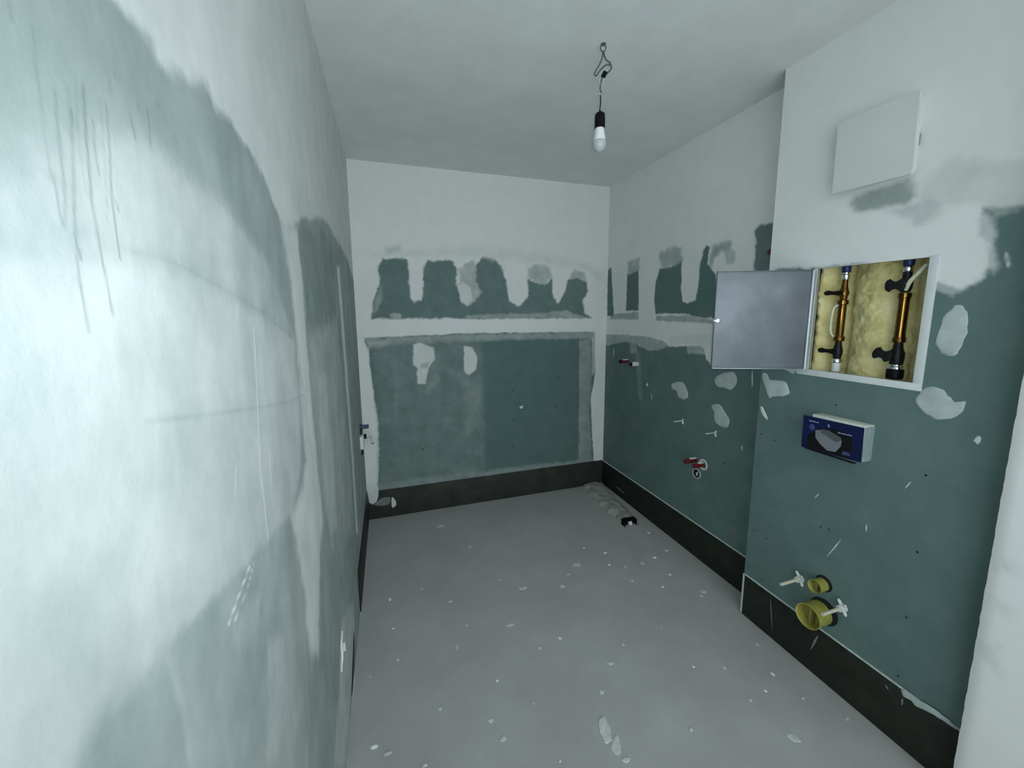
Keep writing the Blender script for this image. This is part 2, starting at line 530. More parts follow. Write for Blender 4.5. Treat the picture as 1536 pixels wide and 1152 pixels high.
# ================================================================== STRUCTURE
# ------------------------------------------------------------------ back wall
back_layers = [
    # green fingers of board left between the vertical filler strokes
    P_(0, 0.08, 0.009, 0.007, [(0.104, 1.471), (0.119, 1.598), (0.169, 1.712), (0.161, 1.824), (0.194, 1.878), (0.354, 1.884), (0.366, 1.757), (0.365, 1.613), (0.386, 1.581), (0.447, 1.600), (0.461, 1.703), (0.470, 1.833), (0.499, 1.875), (0.680, 1.882), (0.702, 1.812), (0.699, 1.707), (0.731, 1.587), (0.780, 1.557), (0.826, 1.587), (0.837, 1.665), (0.831, 1.830), (0.898, 1.923), (0.990, 1.912), (1.046, 1.836), (1.087, 1.698), (1.096, 1.588), (1.172, 1.558), (1.254, 1.619), (1.254, 1.761), (1.360, 1.733), (1.416, 1.734), (1.455, 1.781), (1.468, 1.621), (1.515, 1.579), (1.561, 1.653), (1.595, 1.763), (1.683, 1.786), (1.762, 1.756), (1.776, 1.676), (1.728, 1.606), (1.749, 1.504), (1.824, 1.459)]),
    P_(0, 0.55, 0.014, 0.010, [(1.254, 1.761), (1.360, 1.733), (1.416, 1.734), (1.455, 1.781), (1.432, 1.862), (1.342, 1.890), (1.260, 1.837)]),
    P_(0, 0.55, 0.014, 0.010, [(1.595, 1.763), (1.683, 1.786), (1.762, 1.756), (1.736, 1.829), (1.652, 1.848)]),
    P_(0, 0.50, 0.014, 0.010, [(0.712, 1.817), (0.762, 1.861), (0.837, 1.892), (0.853, 1.700), (0.883, 1.651), (0.810, 1.572), (0.770, 1.562), (0.722, 1.625)]),
    P_(0, 0.82, 0.006, 0.004, [(0.704, 1.697), (0.744, 1.736), (0.803, 1.689), (0.811, 1.592), (0.770, 1.567), (0.731, 1.601)]),
    P_(0, 0.66, 0.02, 0.006, [(0.215, 1.950), (0.313, 1.981), (0.311, 1.927), (0.222, 1.906)]),
    P_(0, 0.86, 0.03, 0.01, [(0.135, 1.894), (0.493, 1.953), (0.879, 1.989), (1.298, 1.968), (1.759, 1.893), (1.914, 1.823), (1.916, 1.743), (1.760, 1.851), (1.189, 1.895), (0.778, 1.918), (0.310, 1.900)]),
    P_(0, 0.36, 0.008, 0.006, [(0.768, 1.484), (1.000, 1.502), (1.243, 1.496), (1.586, 1.520), (1.707, 1.477), (1.799, 1.460), (0.767, 1.464)]),
    P_(0, 0.45, 0.004, 0.003, [(0.220, 1.497), (0.247, 1.511), (0.301, 1.501), (0.299, 1.473), (0.227, 1.469)]),
    P_(0, 0.30, 0.008, 0.004, [(0.128, 1.598), (0.177, 1.698), (0.181, 1.617), (0.151, 1.544), (0.119, 1.507)]),
    # the big green board under the horizontal joint
    P_(0, 0.04, 0.005, 0.004, [(0.070, 1.258), (0.043, 1.310), (0.053, 1.338), (0.207, 1.339), (0.480, 1.347), (0.760, 1.355), (1.254, 1.350), (1.808, 1.344), (1.836, 1.221), (1.861, 0.993), (1.822, 0.771), (1.851, 0.366), (1.875, 0.199), (1.299, 0.226), (0.686, 0.231), (0.074, 0.220), (0.101, 0.483), (0.106, 0.747), (0.097, 0.841), (0.080, 1.021)]),
    P_(0, 0.33, 0.012, 0.006, [(0.044, 1.333), (0.471, 1.342), (0.765, 1.350), (1.845, 1.343), (1.841, 1.288), (1.078, 1.297), (0.763, 1.285), (0.374, 1.272), (0.071, 1.263)]),
    P_(0, 0.48, 0.008, 0.005, [(0.069, 1.305), (0.193, 1.320), (0.227, 1.282), (0.145, 1.260), (0.071, 1.268)]),
    P_(0, 0.12, 0.03, 0.01, [(0.085, 1.277), (0.412, 1.295), (0.876, 1.292), (0.889, 0.835), (0.889, 0.203), (0.082, 0.203), (0.112, 0.697)]),
    P_(0, 0.03, 0.02, 0.01, [(0.918, 1.291), (1.698, 1.291), (1.718, 0.243), (0.900, 0.223)]),
    P_(0, 0.26, 0.008, 0.006, [(1.705, 1.269), (1.809, 1.289), (1.829, 0.995), (1.812, 0.649), (1.848, 0.214), (1.718, 0.219)]),
    P_(0, 0.22, 0.015, 0.01, [(0.076, 0.266), (0.431, 0.267), (1.068, 0.257), (1.861, 0.237), (1.875, 0.180), (1.067, 0.200), (0.429, 0.203), (0.081, 0.188)]),
    P_(0, 0.18, 0.025, 0.008, [(0.227, 1.272), (0.281, 1.270), (0.245, 0.684), (0.208, 0.688)]),
    P_(0, 0.20, 0.030, 0.008, [(0.706, 1.004), (0.861, 1.015), (0.864, 0.624), (0.747, 0.582)]),
    P_(0, 0.22, 0.020, 0.008, [(0.471, 1.087), (0.543, 1.213), (0.555, 0.987), (0.455, 0.918)]),
    # filler dabs on it
    P_(0, 0.82, 0.006, 0.004, [(0.374, 1.282), (0.421, 1.295), (0.515, 1.258), (0.522, 1.169), (0.471, 1.102), (0.448, 0.984), (0.396, 0.997), (0.391, 1.111), (0.368, 1.141)]),
    P_(0, 0.55, 0.006, 0.003, [(0.425, 1.144), (0.493, 1.160), (0.462, 1.107), (0.414, 1.105)]),
    P_(0, 0.82, 0.005, 0.004, [(0.742, 1.261), (0.803, 1.249), (0.843, 1.171), (0.831, 1.074), (0.773, 1.036), (0.738, 1.068)]),
    # corner strip on the right
    P_(0, 0.95, 0.005, 0.004, [(1.871, 1.343), (1.915, 1.342), (1.941, 0.215), (1.868, 0.200), (1.840, 0.528), (1.822, 0.765), (1.863, 0.907), (1.864, 1.107)]),
    P_(0, 0.50, 0.006, 0.004, [(1.821, 1.305), (1.853, 1.310), (1.854, 0.994), (1.830, 0.966)]),
]
us = steps((0, D and W, 0.0055))
vs = steps((0, 0.22, 0.02), (0.22, 1.3, 0.007), (1.3, 1.95, 0.005), (1.95, H, 0.02))
wall_back = grid_wall('wall_back', lambda u, v, h: (u, D - h, v), us, vs, 0.97, back_layers, 'board', False, 0.12)

# ------------------------------------------------------------------ right wall, set back part
right_layers = [
    P_(0, 0.05, 0.004, 0.004, [(2.894, 1.851), (2.844, 1.872), (2.813, 1.658), (2.783, 1.470), (2.885, 1.475)]),
    P_(0, 0.04, 0.004, 0.003, [(2.616, 1.788), (2.475, 1.808), (2.457, 1.516), (2.617, 1.517), (2.616, 1.648)]),
    P_(0, 0.45, 0.012, 0.008, [(2.612, 1.876), (2.529, 1.894), (2.473, 1.896), (2.467, 1.807), (2.616, 1.788)]),
    P_(0, 0.04, 0.004, 0.004, [(2.240, 1.792), (2.135, 1.789), (2.035, 1.818), (2.027, 1.627), (2.010, 1.565), (1.964, 1.552), (1.900, 1.574), (1.890, 1.647), (1.885, 1.773), (1.870, 1.850), (1.843, 1.883), (1.818, 1.868), (1.830, 1.781), (1.762, 1.708), (1.742, 1.469), (1.892, 1.472), (1.971, 1.491), (2.172, 1.496), (2.267, 1.487), (2.288, 1.587), (2.275, 1.712)]),
    P_(0, 0.50, 0.014, 0.010, [(2.247, 1.892), (2.114, 1.922), (2.041, 1.891), (2.035, 1.818), (2.135, 1.789), (2.233, 1.795)]),
    P_(0, 0.42, 0.014, 0.008, [(1.811, 1.845), (1.785, 1.880), (1.674, 1.872), (1.673, 1.817), (1.735, 1.826), (1.779, 1.804), (1.793, 1.748), (1.814, 1.765)]),
    P_(0, 0.62, 0.008, 0.004, [(1.718, 1.831), (1.666, 1.837), (1.638, 1.806), (1.651, 1.753), (1.693, 1.751)]),
    P_(0, 0.42, 0.005, 0.004, [(2.784, 1.492), (2.456, 1.506), (2.453, 1.448), (2.842, 1.453)]),
    P_(0, 0.42, 0.005, 0.004, [(2.259, 1.478), (1.970, 1.483), (1.760, 1.458), (1.758, 1.435), (1.967, 1.443), (2.257, 1.446)]),
    P_(0, 0.07, 0.006, 0.006, [(1.537, 1.897), (1.510, 1.923), (1.444, 1.921), (1.390, 1.910), (1.382, 1.648), (1.439, 1.653), (1.524, 1.709), (1.523, 1.821)]),
    P_(0, 0.05, 0.004, 0.005, [(2.941, 1.311), (2.642, 1.326), (2.321, 1.319), (2.158, 1.302), (2.111, 1.279), (2.013, 1.291), (1.816, 1.298), (1.790, 1.227), (1.714, 1.190), (1.392, 1.400), (1.248, 1.227), (1.147, 0.182), (1.451, -0.010), (2.897, -0.036)]),
    P_(0, 0.42, 0.006, 0.004, [(2.931, 1.323), (2.322, 1.333), (2.173, 1.314), (2.124, 1.282), (2.202, 1.254), (2.323, 1.234), (2.466, 1.266), (2.595, 1.282), (2.732, 1.257), (2.915, 1.221)]),
    P_(0, 0.42, 0.006, 0.004, [(1.955, 1.291), (1.832, 1.309), (1.808, 1.260), (1.940, 1.247)]),
    P_(0, 0.85, 0.006, 0.004, [(2.112, 1.296), (1.956, 1.308), (1.817, 1.306), (1.793, 1.258), (1.758, 1.200), (1.691, 1.193), (1.707, 1.385), (2.116, 1.344)]),
    P_(0, 0.26, 0.004, 0.003, [(2.550, 1.270), (2.466, 1.281), (2.453, 1.203), (2.537, 1.195)]),
    P_(0, 0.20, 0.02, 0.006, [(2.478, 1.200), (2.421, 1.206), (2.368, 0.867), (2.415, 0.857)]),
]
us = steps((1.24, Y2, 0.02), (Y2, 2.2, 0.006), (2.2, D, 0.006))
vs = steps((0, 0.22, 0.02), (0.22, 1.0, 0.01), (1.0, 2.0, 0.006), (2.0, H, 0.02))
wall_right = grid_wall('wall_right', lambda u, v, h: (W - h, u, v), us, vs, 0.95, right_layers, 'board', False, 0.12)

# ------------------------------------------------------------------ right wall, boxed out part with the service opening
HY0, HY1, HZ0, HZ1 = 0.792, 1.130, 1.268, 1.669
boxed_layers = [
    # white filler over the top
    P_(0, 0.97, 0.010, 0.006, [(1.315, 1.612), (1.312, 1.686), (1.128, 1.672), (0.965, 1.673), (0.777, 1.597), (0.751, 1.569), (0.713, 1.559), (0.668, 1.588), (0.654, 1.639), (0.664, 1.725), (0.692, 1.791)] + [(0.50, 1.775), (0.50, H + 0.05), (1.40, H + 0.05), (1.40, 1.62)]),
    P_(0, 0.80, 0.02, 0.01, [(0.826, 1.923), (0.770, 1.947), (0.556, 1.872), (0.543, 1.766), (0.657, 1.777), (0.699, 1.804), (0.804, 1.842), (0.847, 1.862)]),
    P_(0, 0.34, 0.014, 0.006, [(1.032, 1.916), (0.932, 1.919), (0.873, 1.932), (0.852, 1.867), (0.863, 1.843), (0.944, 1.855), (1.022, 1.858), (1.038, 1.890)]),
    P_(0, 0.62, 0.016, 0.010, [(0.850, 1.842), (0.812, 1.844), (0.784, 1.825), (0.782, 1.805), (0.804, 1.783), (0.838, 1.768), (0.845, 1.796), (0.885, 1.822), (0.923, 1.835), (0.866, 1.838)]),
    P_(0, 0.60, 0.010, 0.006, [(0.689, 1.783), (0.670, 1.753), (0.663, 1.716), (0.671, 1.696), (0.689, 1.717), (0.694, 1.759)]),
    P_(0, 0.60, 0.008, 0.004, [(0.669, 1.677), (0.652, 1.678), (0.642, 1.623), (0.650, 1.602), (0.665, 1.622)]),
    P_(0, 0.85, 0.003, 0.003, [(0.636, 1.658), (0.629, 1.660), (0.621, 1.624), (0.627, 1.621)]),
    P_(0, 0.45, 0.005, 0.004, [(0.780, 1.589), (0.774, 1.593), (0.737, 1.574), (0.713, 1.561), (0.729, 1.548), (0.750, 1.559), (0.771, 1.568)]),
    # shadow of the flush box painted as a grey smear below it, faint joints
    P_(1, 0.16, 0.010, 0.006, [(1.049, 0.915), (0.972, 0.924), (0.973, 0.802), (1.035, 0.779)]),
    L_(1, 0.45, 0.0015, 0.0010, [(1.208, 1.039), (1.136, 1.038)]),
    L_(1, 0.40, 0.0015, 0.0010, [(0.877, 1.037), (0.802, 1.036), (0.685, 1.035)]),
    L_(1, 0.30, 0.0015, 0.0010, [(0.854, 1.100), (0.791, 1.104)]),
    L_(1, 0.40, 0.0015, 0.0010, [(0.778, 1.302), (0.669, 1.289)]),
    L_(1, 0.25, 0.0015, 0.0010, [(0.801, 1.231), (0.795, 1.003)]),
]
us = steps((0.50, HY0, 0.006), (HY0, HY1, 0.012), (HY1, Y2, 0.006))
vs = steps((0, 0.3, 0.03), (0.3, HZ0, 0.010), (HZ0, HZ1, 0.006), (HZ1, 2.0, 0.006), (2.0, H, 0.02))
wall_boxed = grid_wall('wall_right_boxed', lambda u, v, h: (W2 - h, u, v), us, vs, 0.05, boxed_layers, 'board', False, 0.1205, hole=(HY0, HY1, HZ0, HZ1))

# ------------------------------------------------------------------ left wall
left_layers = [
    # thin skim over the lower board
    P_(0, 0.56, 0.020, 0.006, [(0.9970, 1.4519), (0.7862, 1.5039), (0.6090, 1.5379), (0.5161, 1.5528), (0.4497, 1.5572), (0.4035, 1.5547), (0.3327, 1.5486), (0.2831, 1.5433), (0.2268, 1.2587), (0.2801, 1.2027), (0.3021, 1.2250), (0.3420, 1.2138), (0.3967, 1.2013), (0.5088, 1.1745), (0.6082, 1.1481), (0.6855, 1.1329), (0.8466, 1.0993), (0.9666, 1.1550), (1.0100, 1.3024)]),
    P_(0, 0.50, 0.020, 0.006, [(0.9997, 1.4593), (0.8376, 1.6006), (0.6629, 1.6504), (0.5502, 1.6579), (0.4822, 1.6717), (0.4086, 1.6466), (0.3451, 1.6080), (0.2905, 1.5810), (0.2829, 1.5426), (0.3325, 1.5478), (0.4032, 1.5537), (0.5157, 1.5514), (0.7855, 1.5016)]),
    P_(0, 0.46, 0.006, 0.002, [(0.4020, 1.1999), (0.3953, 1.1958), (0.4040, 1.1343), (0.4057, 1.0635), (0.4459, 1.0115), (0.4365, 1.0988), (0.4201, 1.1727)]),
    P_(0, 0.36, 0.008, 0.004, [(0.8466, 1.0993), (0.6855, 1.1329), (0.6082, 1.1481), (0.5088, 1.1745), (0.4030, 1.1990), (0.4074, 1.1379), (0.4088, 1.0376), (0.7753, 0.5394), (0.9154, 0.6837), (0.8799, 0.8831), (0.8664, 0.9713)]),
    P_(0, 0.46, 0.010, 0.004, [(0.6410, 0.9959), (0.7241, 0.9359), (0.7053, 0.6754), (0.5867, 0.8290)]),
    # white filler along the top joint
    P_(0, 0.78, 0.012, 0.006, [(0.4585, 1.7679), (0.4782, 1.7652), (0.5051, 1.7679), (0.5128, 1.7517), (0.5493, 1.7590), (0.5972, 1.7787), (0.6397, 1.7875), (0.6631, 1.7745), (0.7144, 1.7889), (0.7833, 1.7790), (0.8345, 1.7768), (0.8875, 1.7543), (0.9354, 1.7308), (1.0241, 1.6999), (1.0969, 1.7180), (1.2059, 1.7579), (1.3755, 1.7880), (1.5483, 1.8346), (1.7529, 1.8552), (1.9525, 1.8401), (2.2172, 1.8352), (2.5205, 1.8145)] + [(3.0, 1.70), (3.0, H + 0.05), (-0.7, H + 0.05), (-0.7, 1.76), (0.35, 1.765)]),
    P_(0, 0.78, 0.010, 0.006, [(0.6798, 1.7948), (0.7885, 1.7963), (0.8910, 1.7649), (1.0026, 1.7235), (1.0969, 1.7180), (1.0202, 1.6891), (0.9133, 1.7225), (0.8674, 1.7574), (0.7758, 1.7751), (0.7138, 1.7868)]),
    # vertical joint
    P_(0, 0.74, 0.022, 0.008, [(0.9658, 1.6987), (1.1392, 1.7124), (1.1492, 1.5730), (1.1385, 1.4180), (1.1435, 1.2741), (1.1524, 1.0832), (1.1678, 0.9169), (1.0938, 0.8596), (0.9798, 0.6594), (0.9079, 0.7258), (0.8878, 0.7931), (0.8930, 0.8975), (0.8707, 0.9824), (0.8448, 1.0945), (0.9449, 1.1001), (1.0128, 1.1540), (1.0100, 1.3024), (1.0221, 1.4272), (1.0181, 1.5794)]),
    P_(0, 0.22, 0.012, 0.006, [(1.1429, 1.7017), (1.2064, 1.7375), (1.3260, 1.7489), (1.4341, 1.7597), (1.5323, 1.8003), (1.6907, 1.8031), (1.8311, 1.7404), (1.8521, 1.6188), (1.8112, 1.5058), (1.5066, 1.4358), (1.2455, 1.4384), (1.1855, 1.4868), (1.1669, 1.5742), (1.1424, 1.6394)]),
    P_(0, 0.44, 0.03, 0.01, [(1.1707, 1.4514), (1.7956, 1.4781), (1.8850, 1.1167), (1.9333, 0.7146), (1.8636, 0.2741), (1.5206, 0.3949), (1.2347, 0.8377), (1.1791, 1.0927), (1.1525, 1.2722)]),
    P_(0, 0.58, 0.02, 0.008, [(1.2425, 1.3322), (1.4120, 1.3076), (1.4348, 0.9741), (1.4136, 0.7358), (1.2434, 0.8547), (1.2411, 1.0699)]),
    P_(0, 0.30, 0.02, 0.008, [(1.3306, 0.7830), (1.9493, 0.4308), (1.8704, 0.1283), (1.4464, 0.2851), (1.3058, 0.4844)]),
    P_(0, 0.90, 0.012, 0.002, [(1.9529, 1.7133), (2.0640, 1.7257), (2.1044, 1.2073), (2.1270, 0.7067), (2.1052, 0.3421), (2.0087, 0.3970), (2.0309, 0.7438), (1.9847, 1.2246)]),
    P_(0, 0.36, 0.03, 0.006, [(2.0738, 1.7423), (2.5064, 1.7940), (2.6707, 0.7713), (2.7652, 0.2656), (2.1399, 0.2047), (2.1388, 0.5528), (2.1260, 1.1352)]),
    P_(0, 0.30, 0.02, 0.006, [(1.0938, 0.8596), (1.3015, 0.7296), (1.3058, 0.4844), (1.2882, 0.3239), (1.1813, 0.3332), (0.9600, 0.3455), (0.8371, 0.5047), (0.9819, 0.6195)]),
    P_(0, 0.55, 0.02, 0.006, [(1.3597, 0.4402), (1.7212, 0.2420), (1.6715, 0.0865), (1.4478, 0.0535), (1.2410, -0.0185), (1.0374, 0.2452), (1.2032, 0.3102)]),
    # arcs of the trowel
    L_(0, 0.38, 0.004, 0.0018, [(0.4120, 1.5560), (0.4497, 1.5572), (0.5161, 1.5528), (0.6090, 1.5379), (0.7862, 1.5039), (0.9953, 1.4475)]),
    L_(0, 0.36, 0.004, 0.0016, [(0.4822, 1.6717), (0.5511, 1.6617), (0.6624, 1.6485), (0.8202, 1.6100), (0.9397, 1.5457), (0.9997, 1.4593)]),
    L_(0, 0.42, 0.004, 0.0015, [(0.4148, 1.4097), (0.5127, 1.3897), (0.6876, 1.3582), (0.8881, 1.3227), (1.0507, 1.3072)]),
    # scratches
    L_(0, 0.95, 0.0012, 0.0012, [(0.7259, 1.4827), (0.7163, 1.4085), (0.6908, 1.2615), (0.6928, 1.1321)]),
    L_(0, 0.90, 0.0012, 0.0008, [(0.5965, 1.2980), (0.5820, 1.2646)]),
    L_(0, 0.90, 0.0015, 0.0012, [(0.7442, 1.2650), (0.7304, 1.1741)]),
    L_(0, 0.95, 0.0018, 0.0018, [(0.6045, 1.1453), (0.5812, 1.1409), (0.5196, 1.1251)]),
    L_(0, 0.90, 0.0018, 0.0010, [(0.6205, 1.1400), (0.5863, 1.1221), (0.5388, 1.1147)]),
    L_(0, 1.0, 0.0030, 0.0022, [(1.0753, 1.4883), (1.0574, 1.3837), (1.0842, 1.2867), (1.1098, 1.1734)]),
    P_(0, 0.45, 0.010, 0.005, [(0.5826, 1.1096), (0.6340, 1.0816), (0.6019, 1.0304), (0.5323, 1.0679), (0.5286, 1.0950)]),
    # water streaks
]
for pts, wd_, vv in (
        ([(0.3547, 1.6826), (0.3517, 1.6541), (0.3508, 1.6301), (0.3498, 1.6058), (0.3489, 1.5892)], 0.0011, 0.30), ([(0.3659, 1.6514), (0.3624, 1.6271), (0.3609, 1.6014), (0.3585, 1.5793), (0.3540, 1.5610)], 0.0013, 0.42),
        ([(0.3527, 1.5945), (0.3518, 1.5691), (0.3528, 1.5607)], 0.0010, 0.5), ([(0.3786, 1.6452), (0.3721, 1.6095), (0.3653, 1.5722), (0.3597, 1.5263), (0.3611, 1.5125), (0.3619, 1.4889)], 0.0013, 0.55),
        ([(0.3953, 1.6692), (0.3903, 1.6343), (0.3853, 1.5863), (0.3868, 1.5482), (0.3887, 1.5236), (0.3903, 1.5032)], 0.0013, 0.6), ([(0.4002, 1.6477), (0.3972, 1.6183), (0.3986, 1.6083)], 0.0010, 0.45),
        ([(0.4202, 1.6677), (0.4175, 1.6454), (0.4100, 1.5979), (0.4090, 1.5722), (0.4092, 1.5472)], 0.0012, 0.6), ([(0.4366, 1.7011), (0.4369, 1.6953)], 0.0009, 0.9),
        ([(0.4283, 1.6898), (0.4276, 1.6796)], 0.0010, 0.6), ([(0.4542, 1.6658), (0.4545, 1.6544)], 0.0009, 0.8), ([(0.4518, 1.6755), (0.4532, 1.6653)], 0.0007, 0.5),
        ([(0.4817, 1.6924), (0.4813, 1.6772), (0.4793, 1.6594)], 0.0008, 0.65), ([(0.4668, 1.6906), (0.4669, 1.6867)], 0.0009, 0.8), ([(0.5020, 1.7071), (0.5022, 1.7030)], 0.0008, 0.8),
        ([(0.3396, 1.6856), (0.3390, 1.6764)], 0.0011, 0.5), ([(0.4139, 1.5938), (0.4161, 1.5851)], 0.0008, 0.7), ([(0.3659, 1.5489), (0.3653, 1.5406)], 0.0009, 0.7),
        ([(0.3780, 1.6596), (0.3756, 1.6283), (0.3667, 1.5814)], 0.0009, 0.28), ([(0.3884, 1.6736), (0.3817, 1.6308), (0.3806, 1.5897)], 0.0009, 0.28), ([(0.4133, 1.6678), (0.4076, 1.6219), (0.4003, 1.5754)], 0.0009, 0.3)):
    left_layers.append(L_(1, vv * 0.8, 0.0011, wd_, pts))
us = steps((YF, 0.2, 0.05), (0.2, 0.75, 0.0022), (0.75, 1.25, 0.005), (1.25, D, 0.012))
vs = steps((0, 0.9, 0.02), (0.9, 1.25, 0.005), (1.25, 1.80, 0.0030), (1.80, 1.9, 0.01), (1.9, H, 0.03))
wall_left = grid_wall('wall_left', lambda u, v, h: (h, u, v), us, vs, 0.30, left_layers, 'board_left', True, 0.12, relief=0.0010)

# ------------------------------------------------------------------ white reveal beside the opening on the right
def reveal():
    us_ = steps((YF, 0.2, 0.1), (0.2, YR, 0.015))
    vs_ = steps((0, H, 0.015))
    def mp(u, v, h):
        e = np.clip((u - (YR - 0.05)) / 0.05, 0, 1)
        return (XR - h + 0.006 * e ** 6, u + e * 0.0035 * (fbm(v, v * 0 + 0.3, 45, 4) - 0.5), v)
    smudges = [P_(1, 0.22, 0.02, 0.01, [(0.53, 0.80), (0.50, 0.79), (0.50, 0.83), (0.53, 0.84)]),
               P_(1, 0.18, 0.02, 0.01, [(0.53, 0.52), (0.49, 0.50), (0.50, 0.58), (0.53, 0.56)]),
               P_(1, 0.14, 0.015, 0.01, [(0.52, 0.68), (0.48, 0.66), (0.49, 0.70), (0.52, 0.71)])]
    return grid_wall('wall_front_right', mp, us_, vs_, 1.0, smudges, 'board', False, 0.28)
wall_reveal = reveal()

# ------------------------------------------------------------------ floor and ceiling
def floor():
    us_ = steps((0, 2.06, 0.02))
    vs_ = steps((YF, D, 0.02))
    return grid_wall('floor', lambda u, v, h: (u, v, (h - 0.001) * 1.6), us_, vs_, 0, [], 'floor', False, 0.1)
flo = floor()
ceil = structure(box('ceiling', (-0.1, YF, H), (2.06, D + 0.1, H + 0.1), 'ceiling'))

# ------------------------------------------------------------------ dark sealing strips round the foot of the walls
def strip(name, lo_, hi_, mat, edge=None, edge2=None):
    o = structure(box(name, lo_, hi_, mat, bev=0.0012))
    for k, e in enumerate((edge, edge2)):
        if e:
            box('white_edge', e[0], e[1], 'scratch', o)
    return o
T = 0.006
strip('baseboard_back', (0.0, D - T, 0.0), (W, D + 0.002, HB), 'membrane_back')
bb_right = strip('baseboard_right', (W - T, Y2, 0.0), (W + 0.002, D - T, HB - 0.003), 'membrane',
      ((W - T - 0.0006, Y2, HB - 0.005), (W, D - T, HB)))
bb_boxed = strip('baseboard_right_boxed', (W2 - T, YR, 0.0), (W2 + 0.002, Y2, HB - 0.003), 'membrane',
      ((W2 - T - 0.0006, YR, HB - 0.004), (W2, Y2, HB)),
      ((W2 - T - 0.0008, Y2 - 0.008, 0.002), (W2, Y2 + 0.001, HB)))
bb_left = strip('baseboard_left', (-0.002, 1.95, 0.0), (T, D - T, HB), 'membrane')

# ================================================================== FILLER MARKS (parts of the walls and of the floor)
random.seed(5)
def flat_patch(name, parent, poly, to3, mat, h=0.0022, jit=0.0022, dens=3, base=-0.0006):
    pts = []
    n = len(poly)
    for i in range(n):
        p0, p1, p2, p3 = [Vector(poly[(i + k) % n]) for k in (-1, 0, 1, 2)]
        for k in range(dens):
            t = k / dens
            pts.append(0.5 * ((2 * p1) + (p2 - p0) * t + (2 * p0 - 5 * p1 + 4 * p2 - p3) * t * t + (3 * p1 - p0 - 3 * p2 + p3) * t ** 3))
    c = sum(pts, Vector((0, 0))) / len(pts)
    pts = [p + Vector((random.uniform(-jit, jit), random.uniform(-jit, jit))) for p in pts]
    bm = bmesh.new()
    rings = []
    for s, hh in ((1.0, base), (0.98, h * 0.45), (0.86, h), (0.45, h * 1.15)):
        rings.append([bm.verts.new(to3(c.x + (p.x - c.x) * s, c.y + (p.y - c.y) * s, hh + (random.uniform(-.15, .15) * h if s < .9 else 0))) for p in pts])
    cv = bm.verts.new(to3(c.x, c.y, h * 1.1))
    m = len(pts)
    for A, B in zip(rings, rings[1:]):
        for k in range(m):
            bm.faces.new((A[k], A[(k + 1) % m], B[(k + 1) % m], B[k]))
    for k in range(m):
        bm.faces.new((rings[-1][k], rings[-1][(k + 1) % m], cv))
    return bm_obj(name, bm, mat, parent, True, 50)

toB = lambda u, v, h: (u, D - h - 0.0008, v)
toR = lambda u, v, h: (W - h - 0.0004, u, v)
toN = lambda u, v, h: (W2 - h - 0.0004, u, v)
toN2 = lambda u, v, h: (W2 - T - h, u, v)
toB2 = lambda u, v, h: (u, D - T - h, v)
toL = lambda u, v, h: (h + 0.0006, u, v)
toF = lambda u, v, h: (u, v, h)

def streak(poly2, w):
    (a, b) = [Vector(p) for p in poly2]
    d = (b - a).normalized()
    n = Vector((-d.y, d.x))
    return [tuple(a), tuple(a.lerp(b, 0.4) + n * w), tuple(b), tuple(a.lerp(b, 0.6) - n * w)]

def blob(c, ru, rv, n=7):
    return [(c[0] + ru * math.cos(2 * math.pi * k / n) * random.uniform(.75, 1.2), c[1] + rv * math.sin(2 * math.pi * k / n) * random.uniform(.75, 1.2)) for k in range(n)]

for poly in ([(2.068, 1.038), (1.979, 1.066), (1.935, 1.031), (1.920, 0.983), (1.959, 0.958), (2.007, 0.966), (2.022, 0.998), (2.066, 1.007)],
             [(1.723, 1.124), (1.693, 1.155), (1.610, 1.182), (1.578, 1.161), (1.579, 1.122), (1.606, 1.084), (1.646, 1.088), (1.687, 1.084), (1.716, 1.098)],
             [(1.734, 0.970), (1.679, 0.990), (1.634, 0.948), (1.605, 0.917), (1.618, 0.868), (1.678, 0.871), (1.704, 0.891), (1.712, 0.936)]):
    flat_patch('filler_patch', wall_right, poly, toR, 'patch')
for poly in ([(0.719, 1.518), (0.741, 1.480), (0.750, 1.420), (0.751, 1.399), (0.734, 1.371), (0.709, 1.365), (0.696, 1.381), (0.685, 1.435), (0.686, 1.484), (0.701, 1.513)],
             [(0.782, 1.213), (0.766, 1.249), (0.746, 1.264), (0.717, 1.260), (0.698, 1.237), (0.677, 1.221), (0.666, 1.235), (0.669, 1.202), (0.683, 1.178), (0.716, 1.165), (0.739, 1.168), (0.764, 1.186)],
             [(1.331, 1.222), (1.308, 1.222), (1.292, 1.197), (1.230, 1.204), (1.203, 1.173), (1.206, 1.143), (1.267, 1.128), (1.288, 1.115), (1.307, 1.148), (1.329, 1.197)],
             [(1.257, 1.265), (1.177, 1.267), (1.189, 1.242), (1.219, 1.249)]):
    flat_patch('filler_patch', wall_boxed, poly, toN, 'patch')
flat_patch('filler_patch', wall_boxed, [(1.330, 1.065), (1.313, 1.062), (1.285, 1.013), (1.314, 1.031)], toN, 'patch_white')
flat_patch('filler_patch', wall_boxed, blob([(0.627, 1.124)][0], 0.007, 0.013), toN, 'patch_white')
flat_patch('filler_patch', wall_back, blob([(1.196, 0.752)][0], 0.016, 0.013), toB, 'patch_white')
for s in ([(0.940, 0.632), (0.985, 0.528)], [(0.761, 0.941), (0.776, 0.909)], [(1.037, 0.772), (1.053, 0.745)], [(0.868, 0.729), (0.867, 0.703)]):
    flat_patch('filler_streak', wall_boxed, streak(s, 0.0022), toN, 'scratch', h=0.001, jit=0.0004, dens=3)
